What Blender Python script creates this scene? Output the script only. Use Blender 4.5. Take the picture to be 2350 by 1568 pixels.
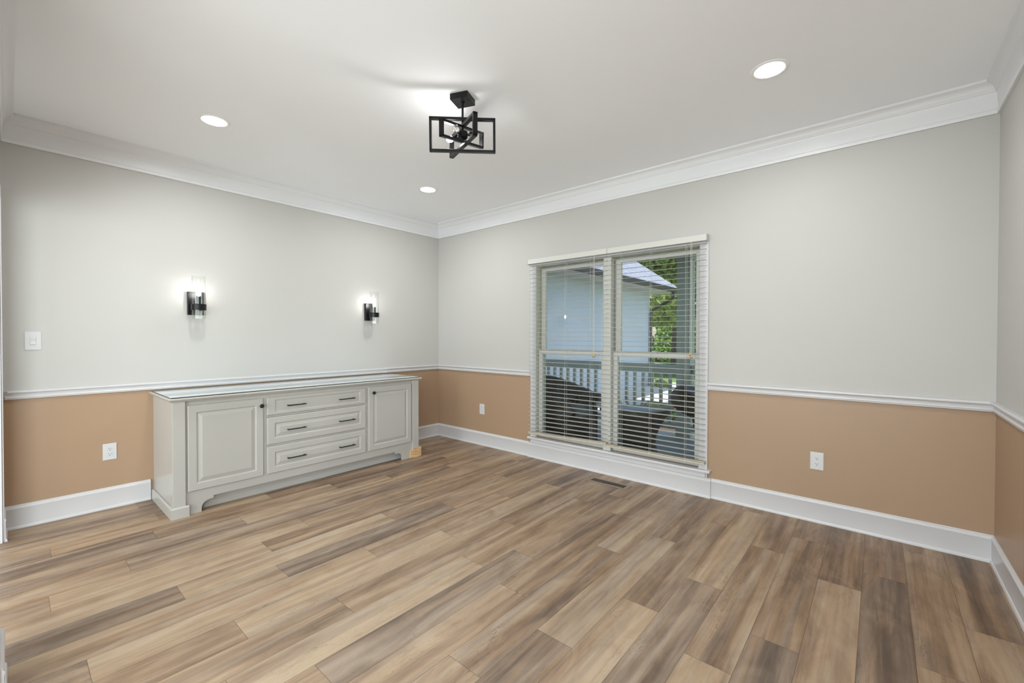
import bpy, bmesh, math, random
from mathutils import Vector, Matrix
import numpy as np

# ---------------------------------------------------------------- clear
for o in list(bpy.data.objects): bpy.data.objects.remove(o, do_unlink=True)
scene = bpy.context.scene
COL = scene.collection
PI = math.pi

# ---------------------------------------------------------------- camera
W_PX, H_PX, F_PX = 2350, 1568, 986.98
cam_data = bpy.data.cameras.new('camera')
cam_data.sensor_fit = 'HORIZONTAL'
cam_data.sensor_width = 36.0
cam_data.lens = F_PX / W_PX * 36.0
cam_data.clip_start = 0.02
cam_data.clip_end = 400
cam = bpy.data.objects.new('camera', cam_data)
COL.objects.link(cam)
r_ = Vector((0.7610, 0.6488, 0.0020)).normalized()
f_ = Vector((-0.6487, 0.7609, -0.0114)).normalized()
u_ = r_.cross(f_).normalized()
r_ = f_.cross(u_).normalized()
M = Matrix((( r_.x, u_.x, -f_.x, 4.386), (r_.y, u_.y, -f_.y, -3.662), (r_.z, u_.z, -f_.z, 1.2932), (0, 0, 0, 1)))
cam.matrix_world = M
scene.camera = cam

# ---------------------------------------------------------------- world, sun, exposure
scene.view_settings.view_transform = 'Standard'
scene.view_settings.look = 'None'
scene.view_settings.exposure = 0.07
scene.view_settings.gamma = 1.0
scene.view_settings.use_curve_mapping = False
scene.cycles.max_bounces = 14; scene.cycles.diffuse_bounces = 9; scene.cycles.transparent_max_bounces = 24
scene.cycles.sample_clamp_indirect = 6.0
world = bpy.data.worlds.new('world'); scene.world = world
world.use_nodes = True
wn = world.node_tree; wn.nodes.clear()
sky = wn.nodes.new('ShaderNodeTexSky'); sky.sky_type = 'NISHITA'
sky.sun_disc = False; sky.sun_elevation = math.radians(48); sky.sun_rotation = math.radians(60)
bg = wn.nodes.new('ShaderNodeBackground'); bg.inputs['Strength'].default_value = 0.20
wo = wn.nodes.new('ShaderNodeOutputWorld')
wn.links.new(sky.outputs[0], bg.inputs[0]); wn.links.new(bg.outputs[0], wo.inputs[0])
SUN_DIR = Vector((-0.12, -0.38, 0.92)).normalized()      # towards the sun
sd = bpy.data.lights.new('sun', 'SUN'); sd.energy = 6.0; sd.angle = math.radians(0.6); sd.color = (1.0, 0.96, 0.9)
so = bpy.data.objects.new('sun', sd); COL.objects.link(so)
so.rotation_euler = SUN_DIR.to_track_quat('Z', 'Y').to_euler()
so.location = (-4, -10, 16)

CAN_W, HALL_FILL_W, FILL_SIDE, FILL_REAR, BULB_E, CHAN_E = 11.5, 20.0, 210.0, 170.0, 75.0, 150.0  # hall, side and rear values drive fill lamps added behind the camera
LAMP_COL = (0.965, 0.985, 1.0)

# ---------------------------------------------------------------- materials
def mat(name, color, rough=0.5, metal=0.0, spec=0.5, bump=None, var=None, coat=0.0, emit=None, estr=0.0):
    m = bpy.data.materials.new(name); m.use_nodes = True
    nt = m.node_tree; b = nt.nodes['Principled BSDF']
    b.inputs['Base Color'].default_value = (*color, 1)
    b.inputs['Roughness'].default_value = rough
    b.inputs['Metallic'].default_value = metal
    b.inputs['Specular IOR Level'].default_value = spec
    b.inputs['Coat Weight'].default_value = coat
    if emit:
        b.inputs['Emission Color'].default_value = (*emit, 1); b.inputs['Emission Strength'].default_value = estr
    tc = nt.nodes.new('ShaderNodeTexCoord')
    if var:      # (scale, amount): gentle value noise in the pigment
        n = nt.nodes.new('ShaderNodeTexNoise'); n.inputs['Scale'].default_value = var[0]; n.inputs['Detail'].default_value = 4
        nt.links.new(tc.outputs['Object'], n.inputs['Vector'])
        mr = nt.nodes.new('ShaderNodeMapRange'); mr.inputs[1].default_value = 0.3; mr.inputs[2].default_value = 0.7
        mr.inputs[3].default_value = 1 - var[1]; mr.inputs[4].default_value = 1 + var[1]
        nt.links.new(n.outputs[0], mr.inputs[0])
        mx = nt.nodes.new('ShaderNodeVectorMath'); mx.operation = 'SCALE'; mx.inputs[0].default_value = color
        nt.links.new(mr.outputs[0], mx.inputs['Scale']); nt.links.new(mx.outputs[0], b.inputs['Base Color'])
    if bump:     # (scale, strength, distance)
        n = nt.nodes.new('ShaderNodeTexNoise'); n.inputs['Scale'].default_value = bump[0]; n.inputs['Detail'].default_value = 3
        nt.links.new(tc.outputs['Object'], n.inputs['Vector'])
        bp = nt.nodes.new('ShaderNodeBump'); bp.inputs['Strength'].default_value = bump[1]; bp.inputs['Distance'].default_value = bump[2]
        nt.links.new(n.outputs[0], bp.inputs['Height']); nt.links.new(bp.outputs[0], b.inputs['Normal'])
    return m

def emat(name, color, strength):
    m = bpy.data.materials.new(name); m.use_nodes = True; nt = m.node_tree; nt.nodes.clear()
    e = nt.nodes.new('ShaderNodeEmission'); e.inputs[0].default_value = (*color, 1); e.inputs[1].default_value = strength
    o = nt.nodes.new('ShaderNodeOutputMaterial'); nt.links.new(e.outputs[0], o.inputs[0]); return m

def glassmat(name, tint=(1, 1, 1), rough=0.0, ior=1.45, boost=1.0):
    """thin clear glass: see-through with a fresnel gloss"""
    m = bpy.data.materials.new(name); m.use_nodes = True; nt = m.node_tree; nt.nodes.clear()
    t = nt.nodes.new('ShaderNodeBsdfTransparent'); t.inputs[0].default_value = (*tint, 1)
    g = nt.nodes.new('ShaderNodeBsdfGlossy'); g.inputs['Roughness'].default_value = rough
    ge = nt.nodes.new('ShaderNodeNewGeometry'); dt = nt.nodes.new('ShaderNodeVectorMath'); dt.operation = 'DOT_PRODUCT'
    nt.links.new(ge.outputs['Normal'], dt.inputs[0]); nt.links.new(ge.outputs['Incoming'], dt.inputs[1])
    ab = nt.nodes.new('ShaderNodeMath'); ab.operation = 'ABSOLUTE'; nt.links.new(dt.outputs['Value'], ab.inputs[0])
    om = nt.nodes.new('ShaderNodeMath'); om.operation = 'SUBTRACT'; om.inputs[0].default_value = 1.0; nt.links.new(ab.outputs[0], om.inputs[1])
    pw = nt.nodes.new('ShaderNodeMath'); pw.operation = 'POWER'; pw.inputs[1].default_value = 5.0; nt.links.new(om.outputs[0], pw.inputs[0])
    r0 = ((ior - 1) / (ior + 1)) ** 2 * boost
    ml = nt.nodes.new('ShaderNodeMath'); ml.operation = 'MULTIPLY_ADD'; ml.inputs[1].default_value = 0.75; ml.inputs[2].default_value = r0; ml.use_clamp = True
    mx = nt.nodes.new('ShaderNodeMixShader'); o = nt.nodes.new('ShaderNodeOutputMaterial')
    nt.links.new(pw.outputs[0], ml.inputs[0]); nt.links.new(ml.outputs[0], mx.inputs[0])
    nt.links.new(t.outputs[0], mx.inputs[1]); nt.links.new(g.outputs[0], mx.inputs[2]); nt.links.new(mx.outputs[0], o.inputs[0])
    return m

M_UP = mat('wall paint cream', (0.50, 0.492, 0.470), 0.55, spec=0.35, bump=(260, 0.05, 0.0006), var=(1.3, 0.008))
M_TAN = mat('wall paint tan', (0.375, 0.254, 0.165), 0.42, spec=0.4, bump=(260, 0.06, 0.0006), var=(1.1, 0.012))
M_CEIL = mat('ceiling paint', (0.895, 0.915, 0.945), 0.75, spec=0.2, bump=(180, 0.06, 0.0008), var=(0.9, 0.006))
M_TRIM = mat('trim paint white', (0.60, 0.595, 0.605), 0.32, spec=0.45, var=(3, 0.006))
M_TRIM_LIT = mat('trim paint white lit copy', (0.74, 0.745, 0.76), 0.32, spec=0.45, var=(3, 0.006))  # same trim paint, lightened to imitate stronger light on the crown
M_CAB = mat('cabinet paint', (0.455, 0.440, 0.412), 0.30, spec=0.45, var=(2.5, 0.008), bump=(90, 0.03, 0.0005))
M_SASH = mat('sash paint cream', (0.60, 0.595, 0.555), 0.4, var=(4, 0.01))
M_JAMB = mat('jamb liner vinyl', (0.52, 0.53, 0.43), 0.45, var=(4, 0.01))
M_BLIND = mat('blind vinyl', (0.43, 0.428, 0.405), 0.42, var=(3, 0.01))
M_BRAIL = mat('blind rail aged ivory', (0.52, 0.47, 0.38), 0.45, var=(12, 0.04))
M_CORD = mat('cord', (0.62, 0.60, 0.53), 0.8, bump=(900, 0.3, 0.0004))
M_BLACK = mat('matte black metal', (0.012, 0.012, 0.013), 0.36, metal=0.6, spec=0.5, bump=(400, 0.03, 0.0003))
M_BLKH = mat('black handle', (0.010, 0.010, 0.010), 0.3, spec=0.5, bump=(300, 0.02, 0.0003))
M_CHROME = mat('polished chrome', (0.75, 0.75, 0.77), 0.12, metal=1.0, bump=(120, 0.02, 0.0002))
M_BRASS = mat('aged brass', (0.62, 0.42, 0.14), 0.35, metal=0.9, bump=(150, 0.05, 0.0003))
M_DARK = mat('shade black', (0.012, 0.011, 0.010), 0.9, bump=(50, 0.05, 0.001))
M_PLATE = mat('white plastic', (0.60, 0.60, 0.605), 0.28, spec=0.5, bump=(60, 0.01, 0.0003))
M_SLOT = mat('slot black', (0.02, 0.02, 0.02), 0.7, bump=(100, 0.02, 0.0003))
M_CERAM = mat('socket white', (0.78, 0.77, 0.74), 0.35, bump=(60, 0.01, 0.0003))
M_LENS = emat('light lens', (1.0, 0.985, 0.96), 14.0)
M_RING = mat('light trim ring', (0.86, 0.86, 0.86), 0.35, bump=(60, 0.01, 0.0003))
M_BULB = emat('glowing bulb', (1.0, 0.98, 0.95), BULB_E)
M_BULBC = emat('glowing chandelier bulb', (1.0, 0.98, 0.96), CHAN_E)
M_GLASS = glassmat('clear glass', (0.985, 0.99, 0.985), 0.0, 1.45, 1.2)
M_PANE = glassmat('window pane', (0.93, 0.97, 0.955), 0.0, 1.45, 1.0)
M_FIL = mat('amber filament', (0.55, 0.24, 0.06), 0.35, metal=0.6, bump=(80, 0.02, 0.0003))
M_TOPGLASS = mat('glass sheet over white', (0.55, 0.60, 0.58), 0.04, spec=0.8, coat=1.0, var=(2, 0.01))
M_GEDGE = mat('glass sheet edge', (0.02, 0.045, 0.045), 0.15, bump=(40, 0.01, 0.0003))
M_VENT = mat('taupe metal', (0.26, 0.20, 0.155), 0.45, metal=0.2, bump=(90, 0.03, 0.0003))

def wood_raw():
    m = mat('bare pine', (0.62, 0.40, 0.21), 0.65)
    nt = m.node_tree; b = nt.nodes['Principled BSDF']; tc = nt.nodes.new('ShaderNodeTexCoord')
    mp = nt.nodes.new('ShaderNodeMapping'); mp.inputs['Scale'].default_value = (60, 12, 60)
    n = nt.nodes.new('ShaderNodeTexNoise'); n.inputs['Scale'].default_value = 1.5; n.inputs['Detail'].default_value = 5
    cr = nt.nodes.new('ShaderNodeValToRGB'); cr.color_ramp.elements[0].color = (0.50, 0.29, 0.13, 1); cr.color_ramp.elements[1].color = (0.72, 0.50, 0.28, 1)
    cr.color_ramp.elements[0].position = 0.35; cr.color_ramp.elements[1].position = 0.65
    nt.links.new(tc.outputs['Object'], mp.inputs[0]); nt.links.new(mp.outputs[0], n.inputs['Vector'])
    nt.links.new(n.outputs[0], cr.inputs[0]); nt.links.new(cr.outputs[0], b.inputs['Base Color']); return m
M_PINE = wood_raw()

# exterior materials
M_SIDING = mat('siding grey with sky blue', (0.50, 0.57, 0.68), 0.6, var=(2, 0.02))  # light grey siding; the sky's blue light is mixed into its colour
def siding_bump(m):
    nt = m.node_tree; b = nt.nodes['Principled BSDF']; tc = nt.nodes.new('ShaderNodeTexCoord')
    sp = nt.nodes.new('ShaderNodeSeparateXYZ'); nt.links.new(tc.outputs['Object'], sp.inputs[0])
    mm = nt.nodes.new('ShaderNodeMath'); mm.operation = 'MULTIPLY'; mm.inputs[1].default_value = 1 / 0.2
    fr = nt.nodes.new('ShaderNodeMath'); fr.operation = 'FRACT'
    bp = nt.nodes.new('ShaderNodeBump'); bp.invert = True; bp.inputs['Strength'].default_value = 0.6; bp.inputs['Distance'].default_value = 0.012
    nt.links.new(sp.outputs[2], mm.inputs[0]); nt.links.new(mm.outputs[0], fr.inputs[0])
    nt.links.new(fr.outputs[0], bp.inputs['Height']); nt.links.new(bp.outputs[0], b.inputs['Normal'])
siding_bump(M_SIDING)
M_PORCH = mat('porch paint grey green', (0.40, 0.45, 0.44), 0.5, var=(5, 0.03))
M_DECK = mat('deck paint slate blue', (0.36, 0.42, 0.48), 0.45, var=(6, 0.05))
def deck_lines(m):
    nt = m.node_tree; b = nt.nodes['Principled BSDF']; tc = nt.nodes.new('ShaderNodeTexCoord')
    sp = nt.nodes.new('ShaderNodeSeparateXYZ'); nt.links.new(tc.outputs['Object'], sp.inputs[0])
    mm = nt.nodes.new('ShaderNodeMath'); mm.operation = 'MULTIPLY'; mm.inputs[1].default_value = 1 / 0.14
    fr = nt.nodes.new('ShaderNodeMath'); fr.operation = 'FRACT'
    lt = nt.nodes.new('ShaderNodeMath'); lt.operation = 'GREATER_THAN'; lt.inputs[1].default_value = 0.05
    bp = nt.nodes.new('ShaderNodeBump'); bp.inputs['Strength'].default_value = 0.8; bp.inputs['Distance'].default_value = 0.006
    nt.links.new(sp.outputs[0], mm.inputs[0]); nt.links.new(mm.outputs[0], fr.inputs[0]); nt.links.new(fr.outputs[0], lt.inputs[0])
    nt.links.new(lt.outputs[0], bp.inputs['Height']); nt.links.new(bp.outputs[0], b.inputs['Normal'])
deck_lines(M_DECK)
def shingle():
    m = mat('roof shingle', (0.33, 0.34, 0.42), 0.85)
    nt = m.node_tree; b = nt.nodes['Principled BSDF']; tc = nt.nodes.new('ShaderNodeTexCoord')
    br = nt.nodes.new('ShaderNodeTexBrick'); br.inputs['Scale'].default_value = 1.0
    br.inputs['Color1'].default_value = (0.42, 0.43, 0.53, 1); br.inputs['Color2'].default_value = (0.34, 0.35, 0.45, 1); br.inputs['Mortar'].default_value = (0.2, 0.2, 0.26, 1)
    br.inputs['Brick Width'].default_value = 0.35; br.inputs['Row Height'].default_value = 0.14; br.inputs['Mortar Size'].default_value = 0.012
    mp = nt.nodes.new('ShaderNodeMapping'); mp.inputs['Rotation'].default_value = (0, 0, PI / 2)
    nt.links.new(tc.outputs['Object'], mp.inputs[0]); nt.links.new(mp.outputs[0], br.inputs['Vector'])
    nt.links.new(br.outputs[0], b.inputs['Base Color']); return m
M_ROOF = shingle()
M_GUTTER = mat('gutter dark brown', (0.045, 0.035, 0.032), 0.4, var=(5, 0.05))
M_SOFFIT = mat('soffit paint', (0.55, 0.53, 0.50), 0.6, var=(3, 0.02))
M_CONC = mat('concrete', (0.66, 0.65, 0.63), 0.85, var=(1.5, 0.05), bump=(30, 0.2, 0.004))
M_LAWN = mat('lawn', (0.16, 0.27, 0.055), 0.9, var=(1.8, 0.22), bump=(40, 0.6, 0.02))
M_MULCH = mat('mulch', (0.14, 0.085, 0.06), 0.95, var=(14, 0.3), bump=(30, 0.8, 0.03))
M_BRICK = mat('brick edging', (0.60, 0.36, 0.28), 0.85, var=(8, 0.15), bump=(30, 0.3, 0.005))
M_RED = mat('flower red', (0.75, 0.10, 0.07), 0.6, var=(20, 0.25))
M_BARK = mat('bark', (0.13, 0.095, 0.07), 0.9, var=(9, 0.25), bump=(14, 0.8, 0.03))
M_HOUSE = mat('far house pale pink', (0.72, 0.62, 0.60), 0.8, var=(1, 0.03))

def leafmat(name, c1, c2):
    m = bpy.data.materials.new(name); m.use_nodes = True; nt = m.node_tree; b = nt.nodes['Principled BSDF']
    a = nt.nodes.new('ShaderNodeAttribute'); a.attribute_name = 'tone'
    cr = nt.nodes.new('ShaderNodeValToRGB'); cr.color_ramp.elements[0].color = (*c1, 1); cr.color_ramp.elements[1].color = (*c2, 1)
    nt.links.new(a.outputs['Fac'], cr.inputs[0]); nt.links.new(cr.outputs[0], b.inputs['Base Color'])
    b.inputs['Roughness'].default_value = 0.5; b.inputs['Specular IOR Level'].default_value = 0.4
    t = nt.nodes.new('ShaderNodeBsdfTranslucent'); nt.links.new(cr.outputs[0], t.inputs[0])
    mx = nt.nodes.new('ShaderNodeMixShader'); mx.inputs[0].default_value = 0.45
    o = nt.nodes['Material Output']; nt.links.new(b.outputs[0], mx.inputs[1]); nt.links.new(t.outputs[0], mx.inputs[2]); nt.links.new(mx.outputs[0], o.inputs[0])
    return m
M_LEAF = leafmat('leaf green', (0.16, 0.30, 0.07), (0.52, 0.66, 0.22))
M_LEAFY = leafmat('leaf yellow green', (0.30, 0.42, 0.10), (0.72, 0.76, 0.30))
M_LEAFD = leafmat('leaf deep green', (0.05, 0.14, 0.05), (0.22, 0.36, 0.16))

def wicker():
    m = mat('dark wicker', (0.06, 0.045, 0.03), 0.5)
    nt = m.node_tree; b = nt.nodes['Principled BSDF']; tc = nt.nodes.new('ShaderNodeTexCoord')
    w1 = nt.nodes.new('ShaderNodeTexBrick'); w1.inputs['Scale'].default_value = 1.0
    w1.inputs['Color1'].default_value = (0.075, 0.052, 0.030, 1); w1.inputs['Color2'].default_value = (0.045, 0.033, 0.020, 1); w1.inputs['Mortar'].default_value = (0.010, 0.008, 0.006, 1)
    w1.inputs['Brick Width'].default_value = 0.03; w1.inputs['Row Height'].default_value = 0.014; w1.inputs['Mortar Size'].default_value = 0.003
    mp = nt.nodes.new('ShaderNodeMapping')
    nt.links.new(tc.outputs['UV'], mp.inputs[0]); nt.links.new(mp.outputs[0], w1.inputs['Vector'])
    nt.links.new(w1.outputs[0], b.inputs['Base Color'])
    bp = nt.nodes.new('ShaderNodeBump'); bp.inputs['Strength'].default_value = 0.7; bp.inputs['Distance'].default_value = 0.004
    nt.links.new(w1.outputs['Fac'], bp.inputs['Height']); bp.invert = True
    nt.links.new(bp.outputs[0], b.inputs['Normal']); return m
M_WICK = wicker()
M_TABLE = mat('grey table glass', (0.20, 0.25, 0.26), 0.12, spec=0.6, coat=0.5, var=(5, 0.02))
M_CUSH = mat('grey cushion', (0.22, 0.24, 0.26), 0.9, bump=(300, 0.3, 0.001))

def floor_mat():
    m = bpy.data.materials.new('plank floor'); m.use_nodes = True; nt = m.node_tree; b = nt.nodes['Principled BSDF']
    N = nt.nodes.new; L = nt.links.new
    uv = N('ShaderNodeUVMap'); uv.uv_map = 'plank'
    sp = N('ShaderNodeSeparateXYZ'); L(uv.outputs[0], sp.inputs[0])       # u across the plank (m), v along it (m)
    ton = N('ShaderNodeAttribute'); ton.attribute_name = 'tone'
    sd_ = N('ShaderNodeAttribute'); sd_.attribute_name = 'seed'
    gry = N('ShaderNodeAttribute'); gry.attribute_name = 'grey'
    def vec(su, sv, off=0.0):
        mu = N('ShaderNodeMath'); mu.operation = 'MULTIPLY'; mu.inputs[1].default_value = su; L(sp.outputs[0], mu.inputs[0])
        mv = N('ShaderNodeMath'); mv.operation = 'MULTIPLY'; mv.inputs[1].default_value = sv; L(sp.outputs[1], mv.inputs[0])
        ms = N('ShaderNodeMath'); ms.operation = 'MULTIPLY_ADD'; ms.inputs[1].default_value = 37.0; ms.inputs[2].default_value = off; L(sd_.outputs['Fac'], ms.inputs[0])
        c = N('ShaderNodeCombineXYZ'); L(mu.outputs[0], c.inputs[0]); L(mv.outputs[0], c.inputs[1]); L(ms.outputs[0], c.inputs[2]); return c
    def noise(v, scale, det, dist, rough=0.5):
        n = N('ShaderNodeTexNoise'); n.inputs['Scale'].default_value = scale; n.inputs['Detail'].default_value = det
        n.inputs['Distortion'].default_value = dist; n.inputs['Roughness'].default_value = rough; L(v.outputs[0], n.inputs['Vector']); return n
    def rng(src, a, b_, c, d, clamp=True):
        r = N('ShaderNodeMapRange'); r.clamp = clamp
        for i, x in enumerate((a, b_, c, d)): r.inputs[i + 1].default_value = x
        L(src, r.inputs[0]); return r
    def math_(op, a, b_):
        x = N('ShaderNodeMath'); x.operation = op
        for i, v in enumerate((a, b_)):
            if isinstance(v, (int, float)): x.inputs[i].default_value = v
            else: L(v, x.inputs[i])
        return x.outputs[0]
    n1 = noise(vec(13.0, 0.75), 1.0, 3.0, 0.5, 0.55)         # broad streaks
    n2 = noise(vec(48.0, 1.6, 5.0), 1.0, 4.0, 0.7, 0.6)      # narrow streaks
    n3 = noise(vec(210.0, 7.0, 9.0), 1.0, 3.0, 0.2, 0.6)     # pores
    n4 = noise(vec(7.0, 2.4, 15.0), 1.0, 4.0, 1.6, 0.6)      # smoky clouds
    s = math_('ADD', math_('MULTIPLY', n1.outputs[0], 0.78), math_('MULTIPLY', n2.outputs[0], 0.26))
    s = math_('ADD', s, math_('MULTIPLY', n4.outputs[0], 0.38))
    s = math_('ADD', s, math_('MULTIPLY', n3.outputs[0], 0.10))
    s = math_('SUBTRACT', s, 0.775)                           # mean 0
    s = math_('MULTIPLY', s, 1.85)
    s = math_('ADD', s, ton.outputs['Fac'])
    cr = N('ShaderNodeValToRGB'); e = cr.color_ramp.elements
    e[0].position = 0.0; e[0].color = (0.095, 0.062, 0.040, 1)
    e[1].position = 1.0; e[1].color = (0.425, 0.322, 0.220, 1)
    for p, c in ((0.22, (0.155, 0.101, 0.064)), (0.45, (0.248, 0.162, 0.099)), (0.66, (0.328, 0.228, 0.144)), (0.84, (0.378, 0.276, 0.180))):
        x = e.new(p); x.color = (*c, 1)
    L(s, cr.inputs[0])
    # grey-washed streaks
    g1 = noise(vec(20.0, 0.9, 23.0), 1.0, 3.0, 0.6)
    gm = rng(math_('ADD', g1.outputs[0], math_('MULTIPLY', gry.outputs['Fac'], 0.25)), 0.52, 0.80, 0.0, 0.62)
    hs = N('ShaderNodeHueSaturation'); hs.inputs['Saturation'].default_value = 0.60; hs.inputs['Value'].default_value = 0.88; L(cr.outputs[0], hs.inputs['Color'])
    mg = N('ShaderNodeMix'); mg.data_type = 'RGBA'; L(gm.outputs[0], mg.inputs['Factor']); L(cr.outputs[0], mg.inputs['A']); L(hs.outputs[0], mg.inputs['B'])
    # thin cracks and knots
    c1 = noise(vec(30.0, 3.2, 41.0), 1.0, 5.0, 2.2, 0.62)
    ab = math_('ABSOLUTE', math_('SUBTRACT', c1.outputs[0], 0.5), 0.0)
    ln = rng(ab, 0.0, 0.014, 1.0, 0.0)
    mk = noise(vec(9.0, 2.2, 55.0), 1.0, 2.0, 0.4); mkr = rng(mk.outputs[0], 0.52, 0.66, 0.0, 0.62)
    ck = math_('MULTIPLY', ln.outputs[0], mkr.outputs[0])
    # seams: distance to the plank's edges
    wu = N('ShaderNodeAttribute'); wu.attribute_name = 'width'; wv = N('ShaderNodeAttribute'); wv.attribute_name = 'length'
    du = math_('MINIMUM', sp.outputs[0], math_('SUBTRACT', wu.outputs['Fac'], sp.outputs[0]))
    dv = math_('MINIMUM', sp.outputs[1], math_('SUBTRACT', wv.outputs['Fac'], sp.outputs[1]))
    dd = math_('MINIMUM', du, dv)
    seam = rng(dd, 0.0004, 0.0015, 0.6, 0.0)
    dk = math_('SUBTRACT', 1.0, math_('MAXIMUM', seam.outputs[0], ck))
    fin = N('ShaderNodeVectorMath'); fin.operation = 'SCALE'; L(mg.outputs['Result'], fin.inputs[0]); L(dk, fin.inputs['Scale'])
    L(fin.outputs[0], b.inputs['Base Color'])
    rr = rng(n3.outputs[0], 0.3, 0.7, 0.36, 0.50); L(rr.outputs[0], b.inputs['Roughness'])
    b.inputs['Specular IOR Level'].default_value = 0.42
    hgt = math_('SUBTRACT', math_('MULTIPLY', n3.outputs[0], 0.25), math_('MAXIMUM', seam.outputs[0], ck))
    bp = N('ShaderNodeBump'); bp.inputs['Strength'].default_value = 0.25; bp.inputs['Distance'].default_value = 0.0012
    L(hgt, bp.inputs['Height']); L(bp.outputs[0], b.inputs['Normal'])
    return m
M_FLOOR = floor_mat()

# ---------------------------------------------------------------- mesh helpers
class MB:
    def __init__(s): s.bm = bmesh.new(); s.mats = []; s.mi = 0
    def use(s, m):
        if m not in s.mats: s.mats.append(m)
        s.mi = s.mats.index(m); return s
    def _tag(s, faces):
        for f in faces: f.material_index = s.mi
    def box(s, x0, x1, y0, y1, z0, z1, bev=0.0, seg=1, rot=None, about=None):
        r = bmesh.ops.create_cube(s.bm, size=1.0); vs = r['verts']
        for v in vs:
            v.co = Vector(((x0 + x1) / 2 + v.co.x * (x1 - x0), (y0 + y1) / 2 + v.co.y * (y1 - y0), (z0 + z1) / 2 + v.co.z * (z1 - z0)))
        fs = list({f for v in vs for f in v.link_faces}); s._tag(fs)
        if bev > 0:
            es = list({e for f in fs for e in f.edges})
            rb = bmesh.ops.bevel(s.bm, geom=es, offset=bev, segments=seg, affect='EDGES', profile=0.5)
            s._tag(rb['faces']); vs = list({v for f in rb['faces'] for v in f.verts} | {v for v in vs if v.is_valid})
        if rot is not None:
            ab = Vector(about) if about is not None else Vector(((x0 + x1) / 2, (y0 + y1) / 2, (z0 + z1) / 2))
            for v in vs: v.co = ab + rot @ (v.co - ab)
        return s
    def poly_prism(s, pts, axis, a0, a1):
        """extrude a closed 2D polygon along an axis; pts are the two other coordinates in order"""
        def P(p, a):
            if axis == 'x': return (a, p[0], p[1])
            if axis == 'y': return (p[0], a, p[1])
            return (p[0], p[1], a)
        A = [s.bm.verts.new(P(p, a0)) for p in pts]; B = [s.bm.verts.new(P(p, a1)) for p in pts]
        n = len(pts); fs = [s.bm.faces.new(A), s.bm.faces.new(B[::-1])]
        for i in range(n): fs.append(s.bm.faces.new((A[i], B[i], B[(i + 1) % n], A[(i + 1) % n])))
        s._tag(fs); return s
    def cyl(s, c, r, h, axis='z', seg=32, r2=None, caps=True):
        m = Matrix.Translation(Vector(c))
        if axis == 'x': m = m @ Matrix.Rotation(PI / 2, 4, 'Y')
        if axis == 'y': m = m @ Matrix.Rotation(-PI / 2, 4, 'X')
        if isinstance(axis, Vector): m = m @ axis.to_track_quat('Z', 'Y').to_matrix().to_4x4()
        rr = bmesh.ops.create_cone(s.bm, cap_ends=caps, segments=seg, radius1=r, radius2=r if r2 is None else r2, depth=h, matrix=m)
        s._tag({f for v in rr['verts'] for f in v.link_faces}); return s
    def lathe(s, prof, c=(0, 0, 0), seg=32, axis=None, close=False):
        """profile of (radius, height) turned about z (or an axis Vector) at c"""
        q = axis.to_track_quat('Z', 'Y').to_matrix() if axis is not None else Matrix.Identity(3)
        rings = []; c = Vector(c)
        for (r, z) in prof:
            if r < 1e-6: rings.append([s.bm.verts.new(c + q @ Vector((0, 0, z)))])
            else: rings.append([s.bm.verts.new(c + q @ Vector((r * math.cos(2 * PI * i / seg), r * math.sin(2 * PI * i / seg), z))) for i in range(seg)])
        fs = []
        prs = list(zip(rings[:-1], rings[1:]))
        if close: prs.append((rings[-1], rings[0]))
        for A, B in prs:
            if len(A) == 1 and len(B) == 1: continue
            for i in range(seg):
                j = (i + 1) % seg
                if len(A) == 1: fs.append(s.bm.faces.new((A[0], B[j], B[i])))
                elif len(B) == 1: fs.append(s.bm.faces.new((A[i], A[j], B[0])))
                else: fs.append(s.bm.faces.new((A[i], A[j], B[j], B[i])))
        s._tag(fs); return s
    def tube(s, pts, r, seg=10, caps=True):
        pts = [Vector(p) for p in pts]; rings = []
        up = None
        for i, p in enumerate(pts):
            t = (pts[min(i + 1, len(pts) - 1)] - pts[max(i - 1, 0)]).normalized()
            if up is None:
                up = Vector((0, 0, 1)) if abs(t.z) < 0.9 else Vector((1, 0, 0))
            n = (up - t * up.dot(t)).normalized(); b = t.cross(n); up = n
            rad = r[i] if isinstance(r, (list, tuple)) else r
            rings.append([s.bm.verts.new(p + (n * math.cos(2 * PI * k / seg) + b * math.sin(2 * PI * k / seg)) * rad) for k in range(seg)])
        fs = []
        for A, B in zip(rings[:-1], rings[1:]):
            for k in range(seg): fs.append(s.bm.faces.new((A[k], A[(k + 1) % seg], B[(k + 1) % seg], B[k])))
        if caps: fs.append(s.bm.faces.new(rings[0][::-1])); fs.append(s.bm.faces.new(rings[-1]))
        s._tag(fs); return s
    def strip(s, prof, A, B, inw, mA=0, mB=0):
        """moulding: profile (p out of the wall, z) run from A to B on the wall line; m = mitre (1 inner corner, -1 outer, 0 square)"""
        A = Vector(A); B = Vector(B); d = (B - A).normalized(); n = Vector(inw)
        ra, rb = [], []
        for p, z in prof:
            a = A + d * (p * mA) + n * p; b = B - d * (p * mB) + n * p
            ra.append(s.bm.verts.new((a.x, a.y, z))); rb.append(s.bm.verts.new((b.x, b.y, z)))
        fs = []
        k = len(prof)
        for i in range(k): fs.append(s.bm.faces.new((ra[i], rb[i], rb[(i + 1) % k], ra[(i + 1) % k])))
        fs.append(s.bm.faces.new(ra)); fs.append(s.bm.faces.new(rb[::-1]))
        s._tag(fs); return s
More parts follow.
